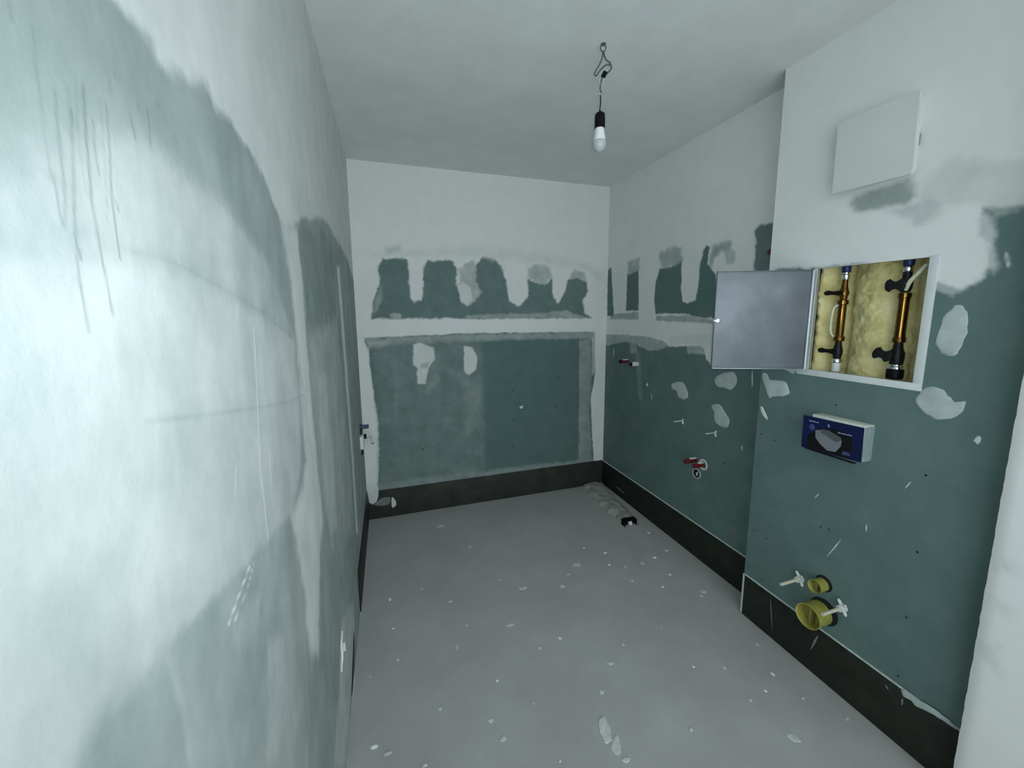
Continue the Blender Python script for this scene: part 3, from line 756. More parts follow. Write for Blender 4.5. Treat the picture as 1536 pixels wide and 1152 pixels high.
for s in ([(1.487, 1.210), (1.482, 1.121)], [(1.514, 0.803), (1.511, 0.775)], [(2.273, 0.935), (2.263, 0.889)], [(2.769, 1.216), (2.775, 1.133)]):
    flat_patch('filler_streak', wall_right, streak(s, 0.0045), toR, 'scratch', h=0.001, jit=0.0006, dens=3)
flat_patch('filler_patch', wall_right, blob([(1.531, 0.314)][0], 0.02, 0.016), toR, 'screed', h=0.001)
flat_patch('filler_patch', wall_right, blob([(2.321, 0.989)][0], 0.012, 0.012), toR, 'scratch', h=0.001)
# screw heads
for P in ([(1.315, 0.938), (1.245, 0.928), (0.728, 0.976), (0.721, 0.712), (1.307, 0.458), (1.244, 0.454), (1.013, 1.145), (1.019, 0.638), (0.724, 0.470), (0.723, 0.244), (1.315, 0.261), (1.245, 0.242), (0.989, 0.643)]):
    lathe('screw_head', toN(P[0], P[1], -0.0012), (-1, 0, 0), [(0, 0.0036), (0.0016, 0.0036), (0.002, 0.003), (0.0014, 0.0), ], 'screw', wall_boxed, 8)
for P in ([(2.009, 0.490), (1.623, 0.663)]):
    lathe('screw_head', toR(P[0], P[1], -0.0012), (-1, 0, 0), [(0, 0.0045), (0.0016, 0.0045), (0.002, 0.003), (0.0014, 0.0)], 'screw', wall_right, 8)
for P in ([(1.521, 0.978), (1.500, 0.733), (1.129, 0.893), (1.128, 0.653), (0.410, 0.492), (1.126, 0.431)]):
    lathe('screw_head', toB(P[0], P[1], -0.0012), (0, -1, 0), [(0, 0.006), (0.0016, 0.006), (0.002, 0.004), (0.0014, 0.0)], 'screw', wall_back, 8)
# filler smeared over the strips
flat_patch('filler_smear', bb_boxed, [(0.707, 0.215), (0.700, 0.220), (0.670, 0.218), (0.628, 0.225), (0.588, 0.223), (0.571, 0.216), (0.573, 0.209), (0.607, 0.207), (0.645, 0.196), (0.668, 0.187), (0.688, 0.204), (0.701, 0.188)], toN2, 'patch', h=0.0018)
for s, w in (([(1.193, 0.191), (1.169, 0.039)], 0.0022), ([(0.979, 0.183), (1.003, 0.094)], 0.004), ([(0.750, 0.185), (0.741, 0.173)], 0.003), ([(0.700, 0.183), (0.701, 0.154)], 0.003)):
    flat_patch('filler_streak', bb_boxed, streak(s, w), toN2, 'screed', h=0.001, jit=0.0003, dens=3)
flat_patch('filler_streak', bb_right, streak([(2.667, 0.071), (2.532, 0.057)], 0.006), lambda u, v, h: (W - T - h, u, v), 'screed', h=0.001, jit=0.0003, dens=3)
bbb = [o for o in COL.objects if o.name == 'baseboard_back'][0]
flat_patch('filler_patch', bbb, [(0.173, 0.152), (0.196, 0.122), (0.199, 0.085), (0.174, 0.067), (0.166, 0.095)], toB2, 'patch_white', h=0.003, jit=0.0005)
flat_patch('filler_smear', bbb, [(0.007, 0.266), (0.076, 0.266), (0.076, 0.168), (0.050, 0.120), (0.018, 0.125), (0.007, 0.179)], toB2, 'patch_white', h=0.003)
flat_patch('filler_smear', bbb, [(0.050, 0.115), (0.089, 0.150), (0.159, 0.154), (0.147, 0.098), (0.067, 0.101)], toB2, 'screed', h=0.001)

# mortar splashes trodden on the floor
for x, y, a, b in (
        (1.221, 1.939, 0.0253, 0.0179), (0.843, 1.853, 0.0232, 0.0111), (1.059, 1.798, 0.0155, 0.0152), (1.134, 1.878, 0.0135, 0.0083),
        (0.495, 2.638, 0.0334, 0.0190), (1.845, 2.093, 0.0128, 0.0122), (1.403, 1.878, 0.0084, 0.0091), (1.443, 1.989, 0.0118, 0.0100),
        (1.707, 1.851, 0.0144, 0.0099), (1.601, 1.825, 0.0141, 0.0140), (1.484, 1.831, 0.0083, 0.0090), (1.449, 1.713, 0.0105, 0.0081),
        (1.580, 1.617, 0.0077, 0.0079), (1.765, 1.517, 0.0152, 0.0160), (1.732, 1.496, 0.0125, 0.0116), (0.314, 2.024, 0.0103, 0.0076),
        (0.450, 1.878, 0.0099, 0.0068), (0.146, 1.995, 0.0075, 0.0108), (0.743, 1.961, 0.0106, 0.0079), (0.703, 1.630, 0.0205, 0.0087),
        (0.787, 1.462, 0.0106, 0.0075), (0.898, 1.482, 0.0065, 0.0080), (1.387, 1.385, 0.0067, 0.0060), (1.157, 1.357, 0.0064, 0.0079),
        (1.052, 1.294, 0.0162, 0.0094), (1.499, 1.122, 0.0079, 0.0100), (0.177, 1.603, 0.0082, 0.0073), (0.564, 1.369, 0.0058, 0.0041),
        (0.498, 1.223, 0.0104, 0.0085), (0.525, 1.148, 0.0133, 0.0093), (0.087, 1.266, 0.0164, 0.0079), (0.134, 1.228, 0.0129, 0.0061),
        (1.181, 0.964, 0.0068, 0.0070), (0.946, 1.191, 0.0112, 0.0100), (0.432, 1.587, 0.0064, 0.0154), (1.736, 1.168, 0.0085, 0.0089),
        (1.666, 1.034, 0.0078, 0.0102), (1.682, 0.920, 0.0073, 0.0070), (1.480, 0.979, 0.0073, 0.0065), (1.571, 0.989, 0.0056, 0.0069),
        (0.324, 1.327, 0.0072, 0.0073), (0.903, 0.953, 0.0142, 0.0087), (0.687, 1.020, 0.0063, 0.0042), (0.251, 1.152, 0.0094, 0.0056),
        (0.672, 1.233, 0.0054, 0.0055), (1.339, 2.077, 0.0090, 0.0103), (1.823, 1.884, 0.0089, 0.0106), (1.758, 0.812, 0.0069, 0.0066),
        (0.499, 1.694, 0.0068, 0.0058), (0.063, 1.554, 0.0059, 0.0068), (0.160, 1.786, 0.0068, 0.0059), (0.644, 2.326, 0.0122, 0.0104),
        (1.687, 1.687, 0.0081, 0.0087), (1.377, 1.166, 0.0060, 0.0049)):
    flat_patch('mortar_splash', flo, blob((x, y), a, b), toF, 'splash' if random.random() < 0.35 else 'splash_faint', h=0.0015, jit=0.0006, dens=2)
flat_patch('mortar_splash', flo, [(0.883, 1.103), (0.907, 1.105), (0.907, 1.077), (0.900, 1.043), (0.883, 1.020), (0.863, 1.023), (0.861, 1.046), (0.868, 1.077)], toF, 'splash_faint', h=0.0012)
flat_patch('mortar_splash', flo, [(0.911, 1.034), (0.920, 1.027), (0.907, 0.994), (0.891, 0.974), (0.874, 0.979), (0.876, 1.005)], toF, 'splash_faint', h=0.0012)
flat_patch('mortar_splash', flo, [(1.495, 0.848), (1.511, 0.840), (1.521, 0.823), (1.521, 0.809), (1.499, 0.812), (1.490, 0.829)], toF, 'splash_faint', h=0.0012)

# ================================================================== PENDANT BULB
HX, HY = 1.025, 1.432
def pendant():
    t = thing('pendant_bulb', 'bare unlit bulb in a black holder hanging from looped wire on the ceiling', 'light bulb', (HX, HY, H))
    R_ = Vector((math.cos(0.3145), -math.sin(0.3145), 0))
    def q(dx, z, dy=0.0):
        return Vector((HX, HY, z)) + R_ * dx + Vector((0, 1, 0)) * dy
    # eye of the hook
    ring = [q(0.0105 * math.cos(a), 2.487 + 0.0125 * math.sin(a)) for a in [2 * math.pi * k / 16 for k in range(16)]]
    tube('ceiling_hook', ring, 0.0022, 'wire', t, 8, closed=True)
    lathe('hook_plate', (HX, HY, H + 0.001), (0, 0, -1), [(0, 0.0), (0, 0.011), (0.003, 0.0095), (0.004, 0.0)], 'wire', t, 14)
    # looped spare wire
    loop = [q(0.003, 2.475), q(0.004, 2.462), q(0.012, 2.447), q(0.026, 2.436), q(0.0345, 2.425, 0.004), q(0.033, 2.416, 0.004), q(0.022, 2.404), q(0.014, 2.397)]
    tube('wire_loop', loop, 0.0029, 'wire', t, 8, n=5)
    loop2 = [q(-0.001, 2.476), q(-0.003, 2.455), q(-0.010, 2.435), q(-0.026, 2.408), q(-0.031, 2.399), q(-0.028, 2.392), q(-0.022, 2.393), q(-0.008, 2.412, 0.002), q(0.008, 2.426, 0.003), q(0.02, 2.431, 0.003), q(0.030, 2.428, 0.003)]
    tube('wire_loop', loop2, 0.0029, 'wire', t, 8, n=5)
    # black joint
    c = q(0.006, 2.395)
    bm = bmesh.new()
    m4 = Matrix.Translation(c) @ Matrix.Rotation(math.radians(28), 4, Vector((0, 1, 0))) @ Matrix.Rotation(-0.3145, 4, 'Z')
    add_box(bm, (-0.0085, -0.007, -0.011), (0.0085, 0.007, 0.011), 0.003, m4)
    bm_obj('wire_connector', bm, 'black', t)
    tube('wire', [q(0.002, 2.388), q(-0.004, 2.375), q(-0.006, 2.36), q(-0.008, 2.345), q(-0.004, 2.335), q(-0.008, 2.327)], 0.0026, 'wire', t, 8, n=4)
    tube('wire', [q(0.004, 2.388), q(0.005, 2.376), q(-0.002, 2.362), q(-0.006, 2.35)], 0.0014, 'white_plastic', t, 6, n=4)
    tube('wire', [q(-0.009, 2.384), q(-0.012, 2.373), q(-0.008, 2.362)], 0.0018, 'cream_plastic', t, 6, n=4)
    lathe('cable_tie', q(-0.0085, 2.329), (0, 0, -1), [(0, 0.0), (0, 0.0032), (0.005, 0.0032), (0.005, 0)], 'white_plastic', t, 10)
    tube('cord', [q(-0.008, 2.33), q(-0.006, 2.315), q(-0.0055, 2.295), q(-0.0075, 2.275), q(-0.008, 2.262)], 0.0026, 'cord', t, 8, n=5)
    b = q(-0.0065, 2.2685)
    lathe('lamp_holder', b, (0, 0, -1), [(0, 0), (0, 0.004), (0.004, 0.0065), (0.010, 0.0165), (0.014, 0.0192), (0.032, 0.0200), (0.0625, 0.0200), (0.0635, 0.0190), (0.0640, 0.0)], 'black', t, 28)
    b2 = q(-0.0065, 2.206)
    lathe('bulb_housing', b2, (0, 0, -1), [(0, 0), (0, 0.0165), (0.003, 0.0175), (0.014, 0.0185), (0.028, 0.0205), (0.038, 0.0232), (0.046, 0.0258), (0.046, 0.0)], 'bulb_base', t, 32)
    b3 = q(-0.0065, 2.160)
    lathe('bulb_dome', b3, (0, 0, -1), [(0, 0.0258), (0.004, 0.0268), (0.010, 0.0272), (0.017, 0.0264), (0.024, 0.0240), (0.030, 0.0202), (0.035, 0.0155), (0.039, 0.0092), (0.0405, 0.0042), (0.041, 0)], 'dome', t, 36)
pendant()

# ================================================================== SERVICE OPENING
def hatch_frame():
    t = thing('hatch_frame', 'white folded metal frame round the open service hatch in the boxed wall', 'hatch frame', (W2, (HY0 + HY1) / 2, HZ0))
    x0, x1 = W2 - 0.004, W2 + 0.013
    a = 0.024
    def prof(name, lo_, hi_):
        box(name, lo_, hi_, 'white_metal', t, 0.0012)
    prof('frame_bottom', (x0, HY0 - a, HZ0 - a), (x0 + 0.005, HY1 + 0.045, HZ0))
    prof('frame_right', (x0, HY0 - a, HZ0), (x0 + 0.005, HY0, HZ1 + 0.004))
    prof('frame_left', (x0, HY1, HZ0), (x0 + 0.005, HY1 + 0.012, HZ1))
    prof('frame_top', (x0 + 0.0035, HY0, HZ1), (x0 + 0.005, HY1 + 0.012, HZ1 + 0.004))
    box('frame_return', (x0 + 0.005, HY0 - 0.0015, HZ0 - 0.0015), (x1, HY1, HZ0), 'edge_metal', t)
    box('frame_return', (x0 + 0.005, HY0 - 0.0015, HZ0), (x1, HY0, HZ1), 'edge_metal', t)
    box('frame_return', (x0 + 0.005, HY1, HZ0), (x1, HY1 + 0.0015, HZ1), 'edge_metal', t)
    box('frame_return', (x0 + 0.005, HY0, HZ1), (x1, HY1, HZ1 + 0.0015), 'edge_metal', t)
hatch_frame()

def hatch_door():
    hx, hy = W2 - 0.006, HY1 + 0.003
    t = thing('hatch_door', 'grey sheet metal hatch door standing open on its hinge', 'hatch door', (hx, hy, HZ0))
    d = Vector((1.489 - hx, 1.286 - hy, 0))
    wdt = 0.374
    d.normalize()
    n = Vector((d.y, -d.x, 0))            # side that faces the room entrance
    if n.y > 0:
        n = -n
    z0, z1 = HZ0 + 0.000, HZ1 - 0.004
    m4 = Matrix((( d.x, n.x, 0, hx), (d.y, n.y, 0, hy), (0, 0, 1, 0), (0, 0, 0, 1)))
    box('door_sheet', (0.004, -0.0015, z0), (wdt, 0.0, z1), 'door', t, 0, m4)
    box('folded_edge', (0.002, -0.001, z0), (0.016, 0.011, z1), 'edge_metal', t, 0.0015, m4)
    box('folded_edge', (wdt - 0.003, -0.001, z0), (wdt, 0.009, z1), 'door', t, 0.0008, m4)
    box('folded_edge', (0.016, -0.001, z0), (wdt - 0.003, 0.009, z0 + 0.0025), 'edge_metal', t, 0.0008, m4)
    box('folded_edge', (0.016, -0.001, z1 - 0.0025), (wdt - 0.003, 0.009, z1), 'door', t, 0.0008, m4)
    for z in (z0 + 0.05, z1 - 0.05):
        lathe('hinge', m4 @ Vector((0.0, 0.004, z - 0.018)), (0, 0, 1), [(0, 0), (0, 0.004), (0.036, 0.004), (0.036, 0)], 'edge_metal', t, 10)
    lathe('lock', m4 @ Vector((wdt - 0.016, 0.0, (z0 + z1) / 2)), n, [(0, 0), (0, 0.010), (0.004, 0.010), (0.005, 0.008), (0.003, 0.007), (0.003, 0)], 'chrome', t, 16)
    box('lock_cam', (wdt - 0.020, 0.004, (z0 + z1) / 2 - 0.004), (wdt + 0.002, 0.0065, (z0 + z1) / 2 + 0.004), 'chrome', t, 0.0008, m4)
hatch_door()

PXD = W2 + 0.045                    # depth of the pipes behind the wall face
def wool():
    us_ = np.linspace(HY0 - 0.012, HY1 + 0.012, 90)
    vs_ = np.linspace(HZ0 - 0.012, HZ1 + 0.012, 100)
    U, V = np.meshgrid(us_, vs_, indexing='ij')
    dep = 0.070 - 0.030 * np.exp(-((U - 0.962) / 0.058) ** 2)
    dep += -0.030 * np.exp(-((U - 0.796) / 0.030) ** 2) - 0.046 * np.exp(-((U - 1.128) / 0.034) ** 2)
    for yc in (1.056, 0.867):
        dep += 0.026 * np.exp(-((U - yc) / 0.022) ** 2)
    dep += 0.022 * (fbm(U, V, 14, 21) - 0.5) + 0.010 * (fbm(U, V, 45, 22) - 0.5) + 0.006 * (fbm(U, V, 120, 23) - 0.5)
    dep = np.clip(dep, 0.012, 0.106)
    co = np.stack([W2 + dep, U, V], -1).reshape(-1, 3)
    n, m = U.shape
    idx = np.arange(n * m).reshape(n, m)
    q = np.stack([idx[:-1, :-1], idx[1:, :-1], idx[1:, 1:], idx[:-1, 1:]], -1).reshape(-1, 4).tolist()
    # closed back
    k = len(co)
    bk = [(W2 + 0.112, a, b) for a, b in ((us_[0], vs_[0]), (us_[-1], vs_[0]), (us_[-1], vs_[-1]), (us_[0], vs_[-1]))]
    q.append([k + 3, k + 2, k + 1, k])
    q.append([k, k + 1] + idx[::-1, 0].tolist())
    q.append([k + 1, k + 2] + idx[-1, ::-1].tolist())
    q.append([k + 2, k + 3] + idx[:, -1].tolist())
    q.append([k + 3, k] + idx[0, :].tolist())
    me = bpy.data.meshes.new('insulation_wool')
    me.from_pydata(np.vstack([co, bk]).tolist(), [], q)
    smooth(me, 60)
    o = link('insulation_wool', me, 'wool')
    tag(o, 'yellow mineral wool stuffed behind the pipes in the open hatch', 'insulation')
    o['kind'] = 'stuff'
wool()

def butterfly(bm, c, ax, up, L, wd_, th):
    """two-winged tap handle: wing direction ax, wing height along up"""
    ax, up = Vector(ax).normalized(), Vector(up).normalized()
    n = ax.cross(up).normalized()
    prof = [(-1.0, 0.30), (-0.85, 0.75), (-0.55, 1.0), (-0.2, 0.62), (0, 0.55), (0.2, 0.62), (0.55, 1.0), (0.85, 0.75), (1.0, 0.30)]
    top, bot = [], []
    for s in (1, -1):
        for t, w in prof:
            top.append(bm.verts.new(Vector(c) + ax * t * L + up * w * wd_ * s + n * th * (1 if abs(t) < 0.9 else 0.6)))
            bot.append(bm.verts.new(Vector(c) + ax * t * L + up * w * wd_ * s - n * th * (1 if abs(t) < 0.9 else 0.6)))
    k = len(prof)
    loop = list(range(k)) + list(range(2 * k - 1, k - 1, -1))
    for i in range(k - 1):
        bm.faces.new((top[i], top[i + 1], top[k + i + 1], top[k + i]))
        bm.faces.new((bot[i], bot[k + i], bot[k + i + 1], bot[i + 1]))
    for a, b in zip(loop, loop[1:] + loop[:1]):
        bm.faces.new((top[a], bot[a], bot[b], top[b]))

def pipe_set(label, y, parts, handles, extras):
    t = thing('water_pipe', label, 'pipe', (PXD, y, HZ0), 'pipes inside the service hatch')
    for nm, mat, z0, prof in parts:
        lathe(nm, (PXD, y, z0), (0, 0, 1), prof, mat, t, 22)
    for c, ax, up, L, w, th in handles:
        bm = bmesh.new()
        butterfly(bm, c, ax, up, L, w, th)
        h = bm_obj('tap_handle', bm, 'black', t, True, 35)
        a, b = Vector((PXD, y, c[2])), Vector(c)
        bm = bmesh.new()
        add_tube(bm, [a, b], 0.0055, 10)
        bm_obj('tap_stem', bm, 'dark_metal', t)
    for nm, mat, pts, r in extras:
        tube(nm, pts, r, mat, t, 8, n=5)
    return t

HEXB = [(0, 0), (0, 0.016), (0.002, 0.0175), (0.016, 0.0175), (0.018, 0.016), (0.018, 0)]
yl, yr = 1.056, 0.867
pipe_set('pipe with brass meter spacer and two slim black taps beside the hatch door', yl, [
    ('pipe_sleeve', 'blue_tape', 1.648, [(0, 0), (0, 0.0125), (0.004, 0.0145), (0.024, 0.0145), (0.024, 0)]),
    ('coupling', 'chrome', 1.622, [(0, 0), (0, 0.0115), (0.004, 0.0135), (0.016, 0.0135), (0.020, 0.010), (0.026, 0.010), (0.026, 0)]),
    ('valve_body', 'brass', 1.545, [(0, 0), (0, 0.011), (0.012, 0.013), (0.026, 0.0165), (0.040, 0.013), (0.055, 0.010), (0.077, 0.0095), (0.077, 0)]),
    ('union_nut', 'brass', 1.527, HEXB),
    ('meter_spacer', 'brass', 1.405, [(0, 0), (0, 0.0125), (0.010, 0.0130), (0.110, 0.0130), (0.122, 0.0125), (0.122, 0)]),
    ('union_nut', 'brass', 1.387, HEXB),
    ('valve_body', 'dark_metal', 1.318, [(0, 0), (0, 0.012), (0.020, 0.016), (0.035, 0.0165), (0.050, 0.012), (0.069, 0.010), (0.069, 0)]),
    ('coupling', 'chrome', 1.302, [(0, 0), (0, 0.014), (0.003, 0.0165), (0.012, 0.0165), (0.016, 0.014), (0.016, 0)]),
    ('pipe_end', 'white_plastic', 1.268, [(0, 0), (0, 0.014), (0.034, 0.014), (0.034, 0)]),
], [((PXD - 0.030, yl + 0.018, 1.572), (-0.25, 1, 0.05), (0.7, 0.2, 0.5), 0.030, 0.010, 0.005),
    ((PXD - 0.030, yl + 0.020, 1.348), (-0.25, 1, 0.05), (0.7, 0.2, 0.5), 0.030, 0.010, 0.005)],
   [('bypass_tube', 'cream_plastic', [(PXD - 0.004, yl + 0.006, 1.530), (PXD - 0.018, yl + 0.018, 1.515), (PXD - 0.02, yl + 0.022, 1.47), (PXD - 0.018, yl + 0.021, 1.42), (PXD - 0.006, yl + 0.010, 1.398)], 0.0042)])
pipe_set('pipe with shiny brass meter spacer and broad black taps beside the white frame edge', yr, [
    ('pipe_sleeve', 'blue_tape', 1.652, [(0, 0), (0, 0.0125), (0.004, 0.0150), (0.020, 0.0150), (0.020, 0)]),
    ('coupling', 'chrome', 1.632, [(0, 0), (0, 0.0115), (0.003, 0.0135), (0.016, 0.0135), (0.020, 0.011), (0.020, 0)]),
    ('valve_body', 'dark_metal', 1.565, [(0, 0), (0, 0.012), (0.014, 0.016), (0.030, 0.017), (0.046, 0.012), (0.067, 0.0125), (0.067, 0)]),
    ('union_nut', 'brass', 1.545, HEXB),
    ('meter_spacer', 'brass', 1.412, [(0, 0), (0, 0.0155), (0.012, 0.0145), (0.120, 0.0145), (0.133, 0.0150), (0.133, 0)]),
    ('union_nut', 'brass', 1.394, HEXB),
    ('valve_body', 'dark_metal', 1.318, [(0, 0), (0, 0.018), (0.022, 0.020), (0.040, 0.020), (0.056, 0.014), (0.076, 0.012), (0.076, 0)]),
    ('coupling', 'chrome', 1.300, [(0, 0), (0, 0.018), (0.003, 0.0215), (0.010, 0.0215), (0.014, 0.018), (0.018, 0.018), (0.018, 0)]),
    ('pipe_end', 'black', 1.268, [(0, 0), (0, 0.022), (0.010, 0.0235), (0.032, 0.0235), (0.032, 0)]),
], [((PXD - 0.034, yr + 0.012, 1.588), (-0.35, 1, 0), (0, 0, 1), 0.026, 0.022, 0.006),
    ((PXD - 0.034, yr + 0.024, 1.352), (-0.35, 1, 0.35), (0.1, -0.3, 1), 0.026, 0.022, 0.006)],
   [('cable', 'cream_plastic', [(PXD - 0.016, yr - 0.008, 1.572), (PXD - 0.024, yr - 0.022, 1.600), (PXD - 0.022, yr - 0.040, 1.625), (PXD - 0.012, yr - 0.052, 1.650)], 0.0065)])

# ================================================================== COVER PLATE HIGH ON THE BOXED WALL
def cover_plate():
    t = thing('wall_cover', 'square off-white fan cover standing off the boxed wall above the hatch', 'cover', (W2, 0.975, 1.935))
    bm = bmesh.new()
    xs = (W2 - 0.044, W2 - 0.030)
    out = [(1.083, 1.932), (1.086, 2.165), (1.074, 2.181), (0.849, 2.176), (0.846, 2.17), (0.841, 1.940), (0.848, 1.930), (0.86, 1.929)]
    fr = [bm.verts.new((xs[0] + (0.005 if y > 1.0 else 0), y, z)) for y, z in out]
    bk = [bm.verts.new((xs[1] + (0.005 if y > 1.0 else 0), y, z)) for y, z in out]
    bm.faces.new(fr)
    bm.faces.new(bk[::-1])
    for i in range(len(out)):
        j = (i + 1) % len(out)
        bm.faces.new((fr[i], bk[i], bk[j], fr[j]))
    bmesh.ops.bevel(bm, geom=list(bm.edges), offset=0.0025, segments=2, affect='EDGES')
    bm_obj('front_panel', bm, 'patch_cover', t, True, 30)
    box('base', (W2 - 0.032, 0.862, 1.960), (W2 + 0.001, 1.066, 2.165), 'white_wall', t, 0.004)
    box('clip', (W2 - 0.026, 0.852, 2.02), (W2 - 0.006, 0.863, 2.055), 'dark_clip', t, 0.002)
M['patch_cover'] = simple('off_white_plastic', (0.68, 0.70, 0.68), 0.55, var=0.03, scale=5)
M['dark_clip'] = simple('grey_clip', (0.30, 0.33, 0.34), 0.5, var=0.05)
cover_plate()

# ================================================================== FLUSH PLATE BOX
def flush_box():
    t = thing('flush_box', 'white foam box with a dark blue printed card set in the boxed wall', 'flush box', (W2, 0.985, 0.96))
    y0, y1, z0, z1 = 0.882, 1.062, 0.968, 1.101
    x0 = W2 - 0.050
    bm = bmesh.new()
    add_box(bm, (x0 + 0.002, y0, z0), (W2 + 0.002, y1, z1), 0.0015)
    bm_obj('foam_sleeve', bm, 'foam', t)
    box('side_sheet', (x0 + 0.003, y0 - 0.0025, z0 + 0.001), (W2, y0, z1 - 0.006), 'foam_side', t)  # thin sheet on the near side, darker than the rest of the foam
    # card: plane x = const, slightly askew
    def q(a, b, off):      # a along the width from the far edge, b from the bottom
        tl, tr, br, bl = Vector((1.094, 1.089)), Vector((0.883, 1.094)), Vector((0.881, 0.968)), Vector((1.092, 0.957))
        p = bl.lerp(br, a).lerp(tl.lerp(tr, a), b)
        return Vector((x0 - off, p.x, p.y))
    def sheet(name, poly, off, th, mat, parent):
        bm = bmesh.new()
        f = [bm.verts.new(q(a, b, off + th)) for a, b in poly]
        k = [bm.verts.new(q(a, b, off)) for a, b in poly]
        bm.faces.new(f)
        bm.faces.new(k[::-1])
        for i in range(len(poly)):
            j = (i + 1) % len(poly)
            bm.faces.new((f[i], k[i], k[j], f[j]))
        return bm_obj(name, bm, mat, parent, False)
    card = sheet('card', [(0, 0), (0.2, -0.005), (0.5, 0), (1, 0), (1, 1), (0, 1)], -0.002, 0.0025, 'blue_card', t)
    card['label'] = 'dark blue printed card'
    e = 0.0005
    sheet('print_dark_field', [(0.11, 0.02), (0.80, 0.02), (0.86, 0.25), (0.84, 0.66), (0.60, 0.80), (0.30, 0.72), (0.10, 0.40)], e, 0.0002, 'black_print', card)
    sheet('print_picture', [(0.245, 0.40), (0.33, 0.24), (0.46, 0.09), (0.60, 0.11), (0.68, 0.32), (0.685, 0.50), (0.66, 0.58), (0.44, 0.70), (0.235, 0.62)], e + 0.0002, 0.0002, 'grey_print', card)
    sheet('print_picture_top', [(0.33, 0.585), (0.60, 0.40), (0.685, 0.50), (0.66, 0.58), (0.46, 0.70), (0.33, 0.69)], e + 0.0004, 0.0002, 'grey_print2', card)
    for a0, b0, n, s in ((0.115, 0.865, 7, 0.0205), (0.615, 0.70, 9, 0.0215)):
        sheet('print_dot', [(a0, b0 - 0.02), (a0 + 0.022, b0 - 0.02), (a0 + 0.022, b0 + 0.025), (a0, b0 + 0.025)], e + 0.0002, 0.0002, 'pale_print', card)
        for k in range(n):
            a = a0 + 0.028 + k * s
            hgt = (0.010, 0.016, 0.010, 0.018, 0.010, 0.012, 0.017, 0.010, 0.014)[k]
            sheet('print_letter', [(a, b0 - 0.016), (a + s * 0.75, b0 - 0.016), (a + s * 0.75, b0 + hgt), (a, b0 + hgt)], e + 0.0002, 0.0002, 'pale_print', card)
    sheet('print_badge', [(0.12, 0.66), (0.15, 0.60), (0.20, 0.60), (0.225, 0.68), (0.20, 0.77), (0.14, 0.77)], e + 0.0002, 0.0002, 'smear_print', card)
    sheet('print_badge', [(0.70, 0.13), (0.72, 0.08), (0.82, 0.09), (0.84, 0.13), (0.80, 0.19), (0.73, 0.19)], e + 0.0002, 0.0002, 'smear_print', card)
    sheet('print_mark', [(0.44, 0.84), (0.455, 0.79), (0.47, 0.79), (0.46, 0.87), (0.44, 0.88)], e + 0.0002, 0.0002, 'pale_print', card)
    bm = bmesh.new()
    add_box(bm, (x0 - 0.004, 0.90, 0.9555), (x0 + 0.012, 1.075, 0.9585), 0.0008, None)
    bm_obj('bottom_flap', bm, 'black_print', t)
flush_box()

# ================================================================== TOILET CONNECTIONS
def cup(name, label, c, r_open, L, lip, slant, grp):
    """pipe plug sticking out of the wall; open end faces the room"""
    t = thing(name, label, 'pipe plug', c, grp)
    prof = [(-0.03, r_open * 0.96), (L * 0.6, r_open * 0.97), (L - 0.006, r_open), (L, r_open * lip), (L + 0.002, r_open * lip * 0.985),
            (L - 0.002, r_open * 0.93), (L * 0.45, r_open * 0.88), (L * 0.40, 0)]
    bm = bmesh.new()
    add_lathe(bm, c, (-1, 0, slant), prof, 32)
    bm_obj('plug_body', bm, 'yellow', t, True, 40)
    bm = bmesh.new()
    add_box(bm, (c[0] - L * 0.86, c[1] - 0.004, c[2] - r_open * 0.86), (c[0] - L * 0.30, c[1] + 0.004, c[2] + r_open * 0.86), 0.002)
    bm_obj('grip_web', bm, 'yellow_in', t, True, 35)
    return t
def cavity(name, parent, c, r, plane_x):
    return lathe(name, (plane_x - 0.0018, c[0], c[1]), (1, 0, 0), [(0, 0), (0.0004, r * 0.9), (0.0, r), (0.003, r), (0.003, 0)], 'hole', parent, 36)

PB = [(0.984, 0.283)][0]
PS = [(0.988, 0.405)][0]
t1 = cup('drain_plug', 'large yellow plastic plug in the toilet drain hole above the dark strip', (W2, PB[0], PB[1]), 0.047, 0.074, 1.04, 0.0, 'yellow plugs on the boxed wall')
cavity('wall_hole', t1, (PB[0] - 0.011, PB[1] + 0.012), 0.053, W2)
t2 = cup('flush_pipe_plug', 'small yellow plastic plug on the boxed wall between the mounting rods', (W2, PS[0], PS[1]), 0.026, 0.046, 1.03, 0.0, 'yellow plugs on the boxed wall')
cavity('wall_hole', t2, (PS[0] - 0.004, PS[1] + 0.006), 0.032, W2)

